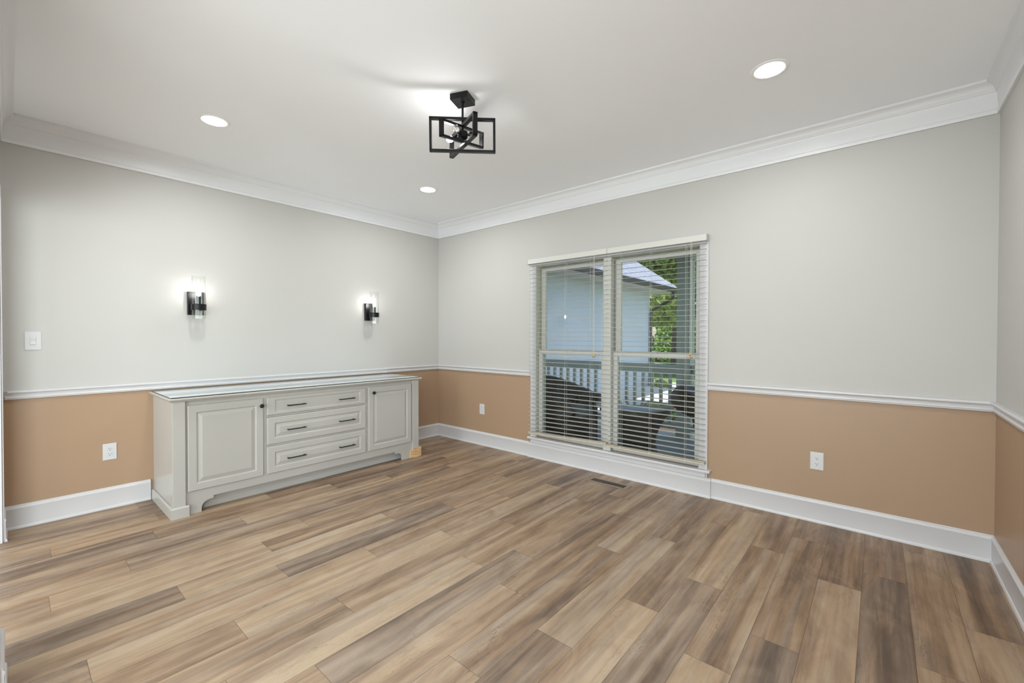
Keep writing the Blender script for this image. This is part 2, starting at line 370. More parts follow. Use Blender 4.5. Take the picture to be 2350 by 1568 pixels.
    def build(s, name, m=None, parent=None, smooth=False, loc=None):
        bmesh.ops.recalc_face_normals(s.bm, faces=s.bm.faces[:])
        me = bpy.data.meshes.new(name); s.bm.to_mesh(me); s.bm.free()
        for x in (s.mats if s.mats else [m]): me.materials.append(x)
        if smooth:
            for p in me.polygons: p.use_smooth = True
            try: me.set_sharp_from_angle(angle=math.radians(35))
            except Exception: pass
        o = bpy.data.objects.new(name, me); COL.objects.link(o)
        if parent is not None:
            o.parent = parent
            # geometry is written in world coordinates: undo the parent's base location
            if not getattr(s, 'local', False) and parent.type == 'EMPTY': o.matrix_parent_inverse = Matrix.Translation(-parent.location)
        if loc is not None: o.location = loc
        return o

def LMB():
    m = MB(); m.local = True; return m

def tag(o, label=None, cat=None, group=None, kind=None):
    if label: o['label'] = label
    if cat: o['category'] = cat
    if group: o['group'] = group
    if kind: o['kind'] = kind
    return o
def empty(name, loc=(0, 0, 0), rz=0.0, label=None, cat=None, group=None, kind=None):
    o = bpy.data.objects.new(name, None); COL.objects.link(o); o.location = loc; o.rotation_euler = (0, 0, rz)
    o.empty_display_size = 0.05
    return tag(o, label, cat, group, kind)
def copy_tree(o, parent=None):
    c = o.copy(); COL.objects.link(c)
    if parent is not None: c.parent = parent
    for ch in [x for x in bpy.data.objects if x.parent == o]: copy_tree(ch, c)
    return c
def struct(o, label, cat='wall'): return tag(o, label, cat, kind='structure')

# ---------------------------------------------------------------- room shell
LX, YN, ZC = 4.90, -3.69, 2.753
YH = -7.4          # far wall of the hall added behind the camera, unseen
SPLIT = 0.895
X0, X1 = 1.60, 3.29       # window rough opening
ZS, ZT = 0.225, 2.045

def wall_box(mb, x0, x1, y0, y1, z0, z1):
    if z0 < SPLIT < z1:
        mb.use(M_TAN).box(x0, x1, y0, y1, z0, SPLIT); mb.use(M_UP).box(x0, x1, y0, y1, SPLIT, z1)
    else:
        mb.use(M_TAN if z1 <= SPLIT else M_UP).box(x0, x1, y0, y1, z0, z1)

mb = MB(); wall_box(mb, -0.14, 0.0, YN - 0.12, 0.0, 0, ZC)
struct(mb.build('wall_left'), 'left wall, cream above the chair rail and tan below, behind the sideboard')
mb = MB()
wall_box(mb, -0.14, X0, 0, 0.16, 0, ZC); wall_box(mb, X1, LX + 0.14, 0, 0.16, 0, ZC)
mb.use(M_TAN).box(X0, X1, 0, 0.16, 0, ZS); mb.use(M_UP).box(X0, X1, 0, 0.16, ZT, ZC)
struct(mb.build('wall_back'), 'window wall, cream above the chair rail and tan below')
mb = MB(); wall_box(mb, LX, LX + 0.14, YN - 0.12, 0.0, 0, ZC)
struct(mb.build('wall_right'), 'right wall, a narrow strip of cream over tan')
mb = MB()
for a, b in ((0.0, 0.235), (1.80, 2.12), (4.84, LX)): wall_box(mb, a, b, YN - 0.12, YN, 0, ZC)
mb.use(M_UP).box(0.235, 1.80, YN - 0.12, YN, 2.16, ZC); mb.use(M_UP).box(2.12, 4.84, YN - 0.12, YN, 2.50, ZC)  # right opening widened to let more light reach the ceiling
struct(mb.build('wall_front'), 'near wall with cased openings, seen edge-on at the left of the frame')
mb = MB().use(M_UP); mb.box(-0.14, 0.0, YH, YN - 0.12, 0, ZC)  # room behind the camera, unseen, added to bring light in
struct(mb.build('wall_hall_left'), 'cream wall of the added adjoining room, unseen behind the camera')
mb = MB().use(M_UP); HY0, HY1, HZ0, HZ1 = -7.0, -4.15, .30, 2.45
mb.box(LX, LX + 0.14, YH, HY0, 0, ZC); mb.box(LX, LX + 0.14, HY1, YN - 0.12, 0, ZC); mb.box(LX, LX + .14, HY0, HY1, 0, HZ0); mb.box(LX, LX + .14, HY0, HY1, HZ1, ZC)
struct(mb.build('wall_hall_right'), 'cream right wall of the added adjoining room, unseen, with an added window')
mb = MB().use(M_UP); HX0, HX1 = 1.7, 4.5
mb.box(-0.14, HX0, YH - 0.12, YH, 0, ZC); mb.box(HX1, LX + 0.14, YH - 0.12, YH, 0, ZC); mb.box(HX0, HX1, YH - 0.12, YH, 0, HZ0); mb.box(HX0, HX1, YH - 0.12, YH, HZ1, ZC)
struct(mb.build('wall_hall_back'), 'cream far wall of the added adjoining room, unseen, with an added window')
mb = MB().use(M_CEIL); mb.box(-0.14, LX + 0.14, YH - 0.12, 0.16, ZC, ZC + 0.12)
struct(mb.build('ceiling'), 'smooth off-white ceiling', 'ceiling')

# floor: separate plank faces with joints where the photograph shows them
PW_, PL_, XOFF = 0.1800, 1.205, 0.010
JOINT = {0: -0.62, 1: -1.35, 2: -2.975, 3: -2.30, 4: -1.845, 5: -1.395, 6: -2.026, 7: -1.13, 8: -2.64, 9: -1.90, 10: -1.485, 11: -2.262,
         12: -1.80, 13: -2.62, 14: -1.935, 15: -1.683, 16: -2.00, 17: -1.305, 18: -2.153, 19: -1.69, 20: -1.307, 21: -1.875,
         22: -1.573, 23: -0.855, 24: -0.615, 25: -1.346, 26: -0.907, 27: -1.6}
# tones read from the photograph: (row, joint number counted from the window) -> lightness, greyness
rng_ = random.Random(7)
TONE = {}
def build_floor():
    verts, faces, uvs, tone, seed, grey, wid, lng = [], [], [], [], [], [], [], []
    for r in range(0, 28):
        x0 = XOFF + PW_ * r; x1 = min(x0 + PW_, LX)
        if r == 0: x0 = 0.0
        if x0 >= LX: continue
        j = JOINT[r]
        while j < 0: j += PL_
        top = j; k = 0
        while top > YH:
            y1 = min(top, 0.0); y0 = max(top - PL_, YH)
            n = len(verts)
            verts += [(x0, y0, 0), (x1, y0, 0), (x1, y1, 0), (x0, y1, 0)]; faces.append((n, n + 1, n + 2, n + 3))
            ub = x0 - (XOFF + PW_ * r); vb = y0 - (top - PL_)
            uvs += [(ub, vb), (ub + x1 - x0, vb), (ub + x1 - x0, vb + y1 - y0), (ub, vb + y1 - y0)]
            t, g = TONE.get((r, k), (rng_.choice([0.40, 0.48, 0.55, 0.60, 0.70, 0.80]) + rng_.uniform(-.04, .04), rng_.choice([0, 0.2, 0.9, 0.5])))
            tone.append(t); seed.append(rng_.random() * 10); grey.append(g); wid.append(PW_); lng.append(PL_)
            top -= PL_; k += 1
    me = bpy.data.meshes.new('floor'); me.from_pydata(verts, [], faces)
    ul = me.uv_layers.new(name='plank')
    ul.data.foreach_set('uv', [c for u in uvs for c in u])
    for nm, arr in (('tone', tone), ('seed', seed), ('grey', grey), ('width', wid), ('length', lng)):
        a = me.attributes.new(nm, 'FLOAT', 'FACE'); a.data.foreach_set('value', arr)
    me.materials.append(M_FLOOR)
    o = bpy.data.objects.new('floor', me); COL.objects.link(o); return o
TONE_BY_ROW = {   # (y inside the plank, lightness, greyness) as seen in the photograph
 0: [(-2.0, .42, .5)], 1: [(-3.2, .42, .6), (-2.0, .55, .1)], 2: [(-3.4, .66, .1), (-2.4, .60, .1), (-1.2, .40, .5)],
 3: [(-3.6, .40, .7), (-2.9, .70, .2), (-1.8, .52, .3), (-.8, .45, .4)], 4: [(-3.4, .36, .9), (-2.5, .62, .2), (-1.2, .38, .6), (-.3, .50, .3)],
 5: [(-3.1, .50, .8), (-2.0, .76, .1), (-.9, .50, .3), (-.1, .42, .6)], 6: [(-3.4, .55, .2), (-2.6, .48, .9), (-1.4, .42, .5), (-.4, .58, .2)],
 7: [(-3.63, .52, .3), (-3.0, .80, .1), (-1.8, .56, .1), (-.6, .74, .3)], 8: [(-3.2, .82, .1), (-2.0, .50, .2), (-.8, .60, .1), (-.1, .5, .2)],
 9: [(-3.4, .36, .9), (-2.5, .78, .2), (-1.3, .54, .2), (-.3, .62, .2)], 10: [(-3.2, .60, .2), (-2.1, .42, 1.0), (-.9, .55, .3), (-.1, .52, .2)],
 11: [(-3.6, .50, .7), (-2.8, .82, .2), (-1.6, .60, .2), (-.5, .50, .4)], 12: [(-3.4, .58, .2), (-2.4, .76, .2), (-1.2, .74, .3), (-.3, .38, 1.0)],
 13: [(-3.2, .56, .4), (-2.0, .54, .2), (-.8, .50, .4)], 14: [(-2.5, .84, .2), (-1.3, .60, .2), (-.3, .52, .5)],
 15: [(-3.3, .60, .2), (-2.2, .36, 1.0), (-1.1, .58, .4), (-.2, .55, .3)], 16: [(-3.0, .62, .2), (-2.5, .64, .2), (-1.4, .48, .2), (-.4, .62, .1)],
 17: [(-3.0, .62, .1), (-1.9, .50, .5), (-.7, .70, .6), (-.05, .5, .2)], 18: [(-2.8, .40, 1.0), (-1.5, .74, .7), (-.5, .52, .6)],
 19: [(-2.3, .84, .3), (-1.1, .52, .5), (-.2, .60, .2)], 20: [(-2.0, .44, .9), (-.7, .72, .2), (-.05, .5, .2)],
 21: [(-2.5, .76, .3), (-1.3, .54, .2), (-.3, .56, .2)], 22: [(-2.2, .40, .7), (-1.0, .44, .2), (-.2, .54, .1)],
 23: [(-1.5, .66, .1), (-.4, .36, .3)], 24: [(-1.2, .30, .8), (-.3, .42, .2)], 25: [(-2.0, .46, .2), (-.7, .58, .1), (-.05, .52, .2)],
 26: [(-1.5, .62, .1), (-.4, .34, .3)], 27: [(-1.0, .45, .3)]}
for _r, _l in TONE_BY_ROW.items():
    _j = JOINT[_r]
    while _j < 0: _j += PL_
    for _y, _t, _g in _l:
        TONE[(_r, int((_j - _y) // PL_))] = (.52 + (_t - .52) * .85, _g)
struct(build_floor(), 'wood-look plank floor with mixed tan, cream and grey boards', 'floor')
mb = MB().use(M_CONC); mb.box(-0.14, LX + 0.14, YH - 0.12, 0.16, -0.12, -0.004)
struct(mb.build('trim_1'), 'subfloor slab under the planks', 'floor slab')

# ---------------------------------------------------------------- mouldings
CROWN = [(0, 2.566), (.013, 2.566), (.015, 2.572), (.015, 2.588), (.009, 2.594), (.009, 2.602), (.0125, 2.640), (.0155, 2.676),
         (.018, 2.686), (.023, 2.690), (.023, 2.697), (.027, 2.702), (.030, 2.712), (.037, 2.723), (.047, 2.731), (.057, 2.735), (.063, 2.739), (.063, ZC), (0, ZC)]
RAIL = [(0, .925), (.021, .925), (.0255, .921), (.026, .914), (.023, .909), (.015, .906), (.0105, .900), (.0095, .893), (.011, .887),
        (.0155, .883), (.0165, .879), (.015, .8755), (.012, .8745), (.012, .873), (.014, .872), (.014, .869), (.011, .867), (0, .867)]
BASE = [(0, .158), (.005, .158), (.008, .154), (.0075, .150), (.0095, .147), (.013, .142), (.0135, .132), (.0115, .128), (.0115, .019),
        (.015, .0175), (.0175, .012), (.0185, .006), (.0185, 0), (0, 0)]
mb = MB().use(M_TRIM_LIT)
mb.strip(CROWN, (0, YN), (0, 0), (1, 0), 1, 1); mb.strip(CROWN, (0, 0), (LX, 0), (0, -1), 1, 1)
mb.strip(CROWN, (LX, 0), (LX, YN), (-1, 0), 1, 1); mb.strip(CROWN, (LX, YN), (0, YN), (0, 1), 1, 1)
struct(mb.build('trim_2', smooth=True), 'white crown moulding running around the top of the walls', 'crown moulding')
mb = MB().use(M_TRIM)
mb.strip(RAIL, (0, YN), (0, 0), (1, 0), 1, 1); mb.strip(RAIL, (0, 0), (1.54, 0), (0, -1), 1, 0)
mb.strip(RAIL, (3.345, 0), (LX, 0), (0, -1), 0, 1); mb.strip(RAIL, (LX, 0), (LX, YN), (-1, 0), 1, 1)
struct(mb.build('trim_3', smooth=True), 'white chair rail between cream and tan paint', 'chair rail')
CY0, CY1 = -2.934, -0.786         # sideboard ends along the wall
mb = MB().use(M_TRIM); mb.strip(BASE, (0, YN), (0, CY0), (1, 0), 1, 0); mb.strip(BASE, (0, CY1), (0, 0), (1, 0), 0, 1)
struct(mb.build('baseboard_left', smooth=True), 'tall white baseboard on the left wall', 'baseboard')
BASEP = [(p + (.016 if i not in (0, len(BASE) - 1) else 0), z) for i, (p, z) in enumerate(BASE)]
mb = MB().use(M_TRIM); mb.strip(BASE, (0, 0), (1.512, 0), (0, -1), 1, 0); mb.strip(BASEP, (1.512, 0), (3.372, 0), (0, -1), 0, 0); mb.strip(BASE, (3.372, 0), (LX, 0), (0, -1), 0, 1)
struct(mb.build('baseboard_back', smooth=True), 'tall white baseboard on the window wall, stepped out under the window', 'baseboard')
mb = MB().use(M_TRIM); mb.strip(BASE, (LX, 0), (LX, YN), (-1, 0), 1, 1)
struct(mb.build('baseboard_right', smooth=True), 'tall white baseboard on the right wall', 'baseboard')
mb = MB().use(M_TRIM); mb.strip(BASE, (0.235, YN), (0, YN), (0, 1), 0, 1)
for a, b in ((2.115, 1.805),): mb.strip(BASE, (a, YN), (b, YN), (0, 1), 0, 0)
struct(mb.build('baseboard_front', smooth=True), 'short white baseboard return at the left edge by the opening', 'baseboard')
mb = MB().use(M_TRIM)
for (a, b, t) in ((0.235, 1.80, 2.16), (2.12, 4.84, 2.50)):
    if a < 1:
        mb.box(a - .07, a + .004, YN, YN + .007, 0, t + .07, .002); mb.box(a, b, YN, YN + .004, t - .004, t + .07, .002)
    mb.box(a, a + .014, YN - .12, YN - .001, 0, t, .001); mb.box(b - .014, b, YN - .12, YN - .001, 0, t, .001); mb.box(a + .014, b - .014, YN - .12, YN - .001, t - .014, t, .001)
struct(mb.build('trim_4'), 'white casing around the openings of the near wall', 'door casing')

# ---------------------------------------------------------------- the twin window
win = empty('window_1', (2.44, 0, ZS), kind='structure', label='twin double-hung window with cream sashes behind two blinds', cat='window')
mb = MB().use(M_TRIM)
mb.box(1.54, 1.612, -.019, 0, .158, 2.115, .004); mb.box(3.275, 3.345, -.019, 0, .158, 2.115, .004); mb.box(1.5405, 3.3445, -.0185, 0, 2.040, 2.1145, .004)
mb.build('window_casing', parent=win)
mb = MB().use(M_TRIM); mb.box(1.522, 3.372, -.055, .03, .203, .2245, .006, 3); mb.build('window_sill', parent=win)
mb = MB().use(M_TRIM); mb.box(1.552, 3.333, -.030, -.0005, .1585, .2025, .003); mb.build('window_apron', parent=win)
mb = MB().use(M_JAMB)
for x in (1.60, 3.274): mb.box(x, x + .016, 0, .16, ZS, ZT)
mb.box(1.616, 3.274, 0, .16, 2.036, ZT)
mb.build('window_jamb', parent=win)
mb = MB().use(M_DARK)  # near-black strips stand in for shade inside the jamb-liner grooves
for xa, xb in ((1.616, 1.6175), (2.4875, 2.489)): mb.box(xa, xb, .044, .048, 1.16, 2.03)
mb.build('jamb_track_shade', parent=win)
mb = MB().use(M_SASH); mb.box(2.408, 2.4875, -.017, .14, ZS, 2.036, .003); mb.build('window_mullion', parent=win)
mb = MB().use(M_TRIM); mb.box(1.60, 3.29, .03, .20, .18, .226, .004); mb.build('outer_sill', parent=win)

def sash(x0, x1, z0, z1, ya, yb, sl, bt, tp, name):
    m = MB().use(M_SASH)
    m.box(x0, x0 + sl, ya, yb, z0, z1, .003); m.box(x1 - sl, x1, ya, yb, z0, z1, .003)
    m.box(x0 + sl - .002, x1 - sl + .002, ya + .0005, yb - .0005, z0, z0 + bt, .003); m.box(x0 + sl - .002, x1 - sl + .002, ya + .0005, yb - .0005, z1 - tp, z1, .003)
    o = m.build(name, parent=win)
    g = MB().use(M_PANE); yc = (ya + yb) / 2 + .004
    g.box(x0 + sl - .004, x1 - sl + .004, yc - .0015, yc + .0015, z0 + bt - .004, z1 - tp + .004)
    g.build('pane', parent=o); return o
for (xa, xb) in ((1.618, 2.4075), (2.489, 3.2735)):
    lo = sash(xa, xb, .2265, 1.150, .030, .066, .044, .046, .042, 'lower_sash')
    up = sash(xa + .002, xb - .002, 1.112, 2.026, .072, .106, .050, .044, .038, 'upper_sash')
    xm = (xa + xb) / 2
    m = MB().use(M_SASH); m.box(xm - .022, xm + .022, .034, .062, 1.150, 1.156, .002); m.cyl((xm, .048, 1.161), .012, .012, 'z', 16)
    m.box(xm - .006, xm + .042, .041, .053, 1.160, 1.166, .002); m.build('sash_lock', parent=lo)

# added windows, unseen behind the camera: frame, glass and the fill lamps outside them
m = MB().use(M_TRIM)
ym, xm_ = (HY0 + HY1) / 2, (HX0 + HX1) / 2
for a, b, c, d in ((HY0, HY0 + .06, HZ0, HZ1), (HY1 - .06, HY1, HZ0, HZ1), (HY0 + .06, HY1 - .06, HZ0, HZ0 + .06), (HY0 + .06, HY1 - .06, HZ1 - .06, HZ1), (ym - .03, ym + .03, HZ0 + .06, HZ1 - .06)):
    m.box(LX + .04, LX + .10, a, b, c, d, .003)
w2 = struct(m.build('fill_window_side'), 'wide side window added for a fill lamp, unseen behind the camera', 'window')
m = MB().use(M_PANE); m.box(LX + .068, LX + .072, HY0 + .05, HY1 - .05, HZ0 + .05, HZ1 - .05); m.build('pane', parent=w2)
m = MB().use(M_TRIM)
for a, b, c, d in ((HX0, HX0 + .06, HZ0, HZ1), (HX1 - .06, HX1, HZ0, HZ1), (HX0 + .06, HX1 - .06, HZ0, HZ0 + .06), (HX0 + .06, HX1 - .06, HZ1 - .06, HZ1), (xm_ - .03, xm_ + .03, HZ0 + .06, HZ1 - .06)):
    m.box(a, b, YH - .10, YH - .04, c, d, .003)
w3 = struct(m.build('fill_window_rear'), 'wide rear window added for a fill lamp, unseen behind the camera', 'window')
m = MB().use(M_PANE); m.box(HX0 + .05, HX1 - .05, YH - .072, YH - .068, HZ0 + .05, HZ1 - .05); m.build('pane', parent=w3)
def fill_lamp(w, h, watts, loc, rot):  # area lamp added as fill, placed outside an unseen window
    dl = bpy.data.lights.new('fill_lamp', 'AREA'); dl.shape = 'RECTANGLE'; dl.size = w; dl.size_y = h; dl.energy = watts; dl.color = (.93, .965, 1.0)
    do = bpy.data.objects.new('fill_lamp', dl); COL.objects.link(do); do.location = loc; do.rotation_euler = rot
fill_lamp(HY1 - HY0 - .1, HZ1 - HZ0 - .1, FILL_SIDE, (LX + .20, ym, (HZ0 + HZ1) / 2), (math.radians(102), 0, math.radians(78)))
fill_lamp(HX1 - HX0 - .1, HZ1 - HZ0 - .1, FILL_REAR, (xm_, YH - .20, (HZ0 + HZ1) / 2), (math.radians(106), 0, 0))

# ---------------------------------------------------------------- blinds
def blind(x0, x1, xb0, xb1, zl, zr, ladders, cord_x, cord_z, tassels, label, caps):
    root = empty('window_blind', ((x0 + x1) / 2, -.05, 2.1), label=label, cat='window blind', group='horizontal blinds over the twin window')
    m = MB().use(M_SASH)
    m.box(x0, x1, -.080, -.0735, 2.058, 2.109, .002); m.box(x0 + .006, x1 - .006, -.072, -.022, 2.062, 2.104, .002)
    m.build('headrail', parent=root)
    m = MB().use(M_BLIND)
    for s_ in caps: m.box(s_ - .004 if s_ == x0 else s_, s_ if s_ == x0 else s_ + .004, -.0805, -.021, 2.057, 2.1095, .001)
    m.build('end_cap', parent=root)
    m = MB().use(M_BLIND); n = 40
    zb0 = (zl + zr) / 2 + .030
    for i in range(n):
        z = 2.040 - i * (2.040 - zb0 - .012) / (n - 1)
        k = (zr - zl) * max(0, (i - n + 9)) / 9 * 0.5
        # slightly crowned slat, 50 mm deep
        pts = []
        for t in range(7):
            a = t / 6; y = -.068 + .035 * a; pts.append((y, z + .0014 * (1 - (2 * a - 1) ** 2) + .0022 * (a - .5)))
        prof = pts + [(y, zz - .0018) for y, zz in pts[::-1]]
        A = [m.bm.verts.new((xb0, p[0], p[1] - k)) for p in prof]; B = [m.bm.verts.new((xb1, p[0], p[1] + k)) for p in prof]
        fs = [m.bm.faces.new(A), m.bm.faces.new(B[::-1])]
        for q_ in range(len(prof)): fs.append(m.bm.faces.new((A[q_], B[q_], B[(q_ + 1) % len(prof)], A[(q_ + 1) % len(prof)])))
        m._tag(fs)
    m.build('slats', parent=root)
    m = MB().use(M_BRAIL)
    ang = math.atan2(zr - zl, xb1 - xb0); R_ = Matrix.Rotation(-ang, 3, 'Y')
    zc = (zl + zr) / 2
    m.box(xb0 - .002, xb1 + .002, -.072, -.029, zc - .011, zc + .002, .002, rot=R_); m.box(xb0 - .002, xb1 + .002, -.071, -.030, zc + .005, zc + .011, .002, rot=R_)
    m.build('bottom_rail', parent=root)
    for lx in ladders:
        m = MB().use(M_CORD)
        for y in (-.0690, -.0320): m.cyl((lx, y, (2.06 + zc) / 2), .0009, 2.06 - zc, 'z', 6)
        for y in (-.0730,): m.box(lx - .003, lx + .003, y - .0006, y + .0006, zc - .006, zc + .010)
        m.build('ladder_cord', parent=root)
    m = MB().use(M_CORD)
    for dx in (0, .010): m.cyl((cord_x + dx, -.0835, (2.06 + cord_z) / 2), .0013, 2.06 - cord_z, 'z', 6)
    pc = m.build('pull_cord', parent=root)
    m = MB().use(M_BRASS)
    for dx, dz in tassels: m.lathe([(0, .022), (.003, .022), (.004, .012), (.0075, .004), (.009, -.004), (.006, -.010), (0, -.012)], (cord_x + dx, -.0835, cord_z + dz), 14)
    m.build('tassel', parent=pc, smooth=True)
    return root
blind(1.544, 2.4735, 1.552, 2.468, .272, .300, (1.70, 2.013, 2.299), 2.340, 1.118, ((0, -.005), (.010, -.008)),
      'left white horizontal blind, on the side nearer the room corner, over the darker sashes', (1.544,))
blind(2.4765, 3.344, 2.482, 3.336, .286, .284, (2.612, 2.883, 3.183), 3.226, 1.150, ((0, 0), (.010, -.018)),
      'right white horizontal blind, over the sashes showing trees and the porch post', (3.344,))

# ---------------------------------------------------------------- sideboard
cab = empty('sideboard', (0.32, -1.86, 0), label='long white built-in sideboard with two doors and three drawers against the left wall', cat='sideboard')
XF = 0.6035                        # face-frame plane
XD = 0.6205                        # front of doors and drawers
m = MB().use(M_CAB)
m.box(0.003, XF - .02, -2.915, -2.885, 0.0, .825, .001); m.box(0.003, XF - .02, -.825, -.797, 0.0, .825, .001)      # side panels
m.box(0.003, XF - .02, -2.885, -.825, .10, .12); m.box(0.003, .02, -2.885, -.825, .12, .825); m.box(.02, XF - .02, -2.885, -.825, .80, .825)
m.box(.51, .528, -2.885, -.825, 0.0, .10)                                                                            # toe kick
m.build('carcass', parent=cab)
m = MB().use(M_CAB)
for (a, b) in ((-2.842, -2.815), (-2.335, -2.293), (-1.428, -1.383), (-.893, -.8735)): m.box(XF - .02, XF, a, b, .10, .825)
for (a, b) in ((.788, .825),): m.box(XF - .0195, XF - .0003, -2.842, -.8735, a, b)
for a, b in ((.630, .646), (.390, .408)): m.box(XF - .0195, XF - .0003, -2.293, -1.428, a, b)
m.build('face_frame', parent=cab)
# lower rail with bracket feet cut as one board
pts = [(-2.842, .170), (-.8735, .170), (-.8735, .0), (-.993, .0), (-.993, .030)]
for t in range(1, 9):
    a = PI / 2 * t / 8; pts.append((-.993 - .060 * (1 - math.cos(a)) , .030 + .050 * math.sin(a)))
pts += [(-1.0745, .081), (-1.0745, .101), (-2.669, .101), (-2.669, .081)]
for t in range(0, 9):
    a = PI / 2 * (8 - t) / 8; pts.append((-2.744 + .060 * (1 - math.cos(a)), .030 + .050 * math.sin(a)))
pts += [(-2.744, .030), (-2.744, 0), (-2.842, 0)]
cl = []
for p in pts:
    if not cl or (Vector(p) - Vector(cl[-1])).length > 1e-5: cl.append(p)
m = MB().use(M_CAB); m.poly_prism(cl, 'x', XF - .02, XF + .0005); m.build('apron', parent=cab)
for nm, (a, b) in (('corner_post', (-2.917, -2.842)), ('corner_post', (-.8735, -.795))):
    m = MB().use(M_CAB); m.box(XF - .06, .6225, a, b, 0.0 if a > -2 else 0.0, .825, .0015); m.build(nm, parent=cab)
m = MB().use(M_CAB)      # base moulding round the left end
BM = [(0, 0), (.013, 0), (.013, .068), (.010, .072), (.007, .074), (.004, .078), (0, .078)]
m.strip(BM, (0.003, -2.917), (.6225, -2.917), (0, -1), 0, -1); m.strip(BM, (.6225, -2.917), (.6225, -2.824), (1, 0), -1, 0)
m.build('base_moulding', parent=cab)
m = MB().use(M_PINE)
m.box(.6230, .6265, -.8725, -.783, 0, .098, .0008); m.box(.6040, .6230, -.897, -.8745, 0, .088, .0008); m.box(.555, .6228, -.7945, -.760, 0, .100, .0008)
tag(m.build('corner_block', parent=cab), label='bare unpainted wood block at the foot of the right corner')
TOPP = [(0, .825), (.008, .825), (.010, .829), (.016, .833), (.022, .838), (.025, .843), (.024, .848), (.020, .851), (.020, .8525), (0, .8525)]
m = MB().use(M_CAB)
m.box(0.003, .6225, -2.917, -.795, .826, .8525)
m.strip(TOPP, (0.003, -2.917), (.6225, -2.917), (0, -1), 0, -1); m.strip(TOPP, (.6225, -2.917), (.6225, -.795), (1, 0), -1, -1); m.strip(TOPP, (.6225, -.795), (.003, -.795), (0, 1), -1, 0)
m.build('countertop', parent=cab, smooth=True)

def panel_front(y0, y1, z0, z1, fr, kind, name, inset_y=None, inset_z=None):
    """door or drawer front: rounded slab, recessed field, raised centre"""
    iy = inset_y or fr; iz = inset_z or fr
    m = MB().use(M_CAB); bm = m.bm
    def ring(dy, dz, x): return [bm.verts.new((x, y, z)) for y, z in ((y0 + dy, z0 + dz), (y1 - dy, z0 + dz), (y1 - dy, z1 - dz), (y0 + dy, z1 - dz))]
    steps = [(0, 0, XF + .001), (0, 0, XD - .006), (.002, .002, XD - .0025), (.0055, .0055, XD), (iy - .006, iz - .006, XD), (iy - .002, iz - .002, XD - .0015), (iy, iz, XD - .0035)]
    if kind == 'raised':
        bw = min(.030, (z1 - z0 - 2 * iz) * .30)
        steps += [(iy + .003, iz + .003, XD - .0085), (iy + .007, iz + .007, XD - .0085), (iy + .007 + bw * .75, iz + .007 + bw * .75, XD - .0015), (iy + .009 + bw * .75, iz + .009 + bw * .75, XD - .0005)]
    else:
        steps += [(iy + .003, iz + .003, XD - .0055)]
    rs = [ring(*s_) for s_ in steps]
    fs = [bm.faces.new(rs[0])]
    for A, B in zip(rs[:-1], rs[1:]):
        for i in range(4): fs.append(bm.faces.new((A[i], A[(i + 1) % 4], B[(i + 1) % 4], B[i])))
    fs.append(bm.faces.new(rs[-1])); m._tag(fs)
    return m.build(name, parent=cab)
def knob(y, z, par):
    m = MB().use(M_BLKH); m.lathe([(0, 0), (.008, 0), (.007, .004), (.0055, .010), (.0075, .015), (.0145, .018), (.0165, .023), (.0145, .028), (.009, .030), (0, .0305)], (XD - .001, y, z), 24, axis=Vector((1, 0, 0)))
    m.build('knob', parent=par, smooth=True)
def handle(yc, z, par):
    m = MB().use(M_BLKH); l = .152
    m.box(XD + .024, XD + .033, yc - l / 2, yc + l / 2, z - .0045, z + .0045, .001)
    for s_ in (-1, 1): m.box(XD - .0008, XD + .026, yc + s_ * (l / 2 - .009) - .0045, yc + s_ * (l / 2 - .009) + .0045, z - .0042, z + .0042, .0008)
    m.build('handle', parent=par)
d = panel_front(-2.829, -2.328, .167, .792, .057, 'raised', 'door'); knob(-2.347, .734, d)
d = panel_front(-1.390, -.885, .171, .796, .057, 'raised', 'door'); knob(-1.342, .740, d)
for (z0, z1, kind, iy, iz, hz) in ((.647, .793, 'flat', .065, .028, .7145), (.408, .629, 'raised', .062, .054, .5135), (.169, .390, 'raised', .062, .054, .2740)):
    d = panel_front(-2.301, -1.418, z0, z1, .06, kind, 'drawer', iy, iz)
    for yc in (-2.076, -1.621): handle(yc, hz, d)
# sheet of glass lying on the countertop
m = MB(); m.use(M_TOPGLASS).box(.012, .634, -2.926, -.786, .8535, .8590, 0)
for f in m.bm.faces:
    pass
m.mats.append(M_GEDGE)
for f in m.bm.faces:
    if abs(f.normal.z) < .5: f.material_index = 1
tag(m.build('glass_sheet'), 'clear protective glass sheet with a dark edge lying on the white sideboard', 'glass sheet')

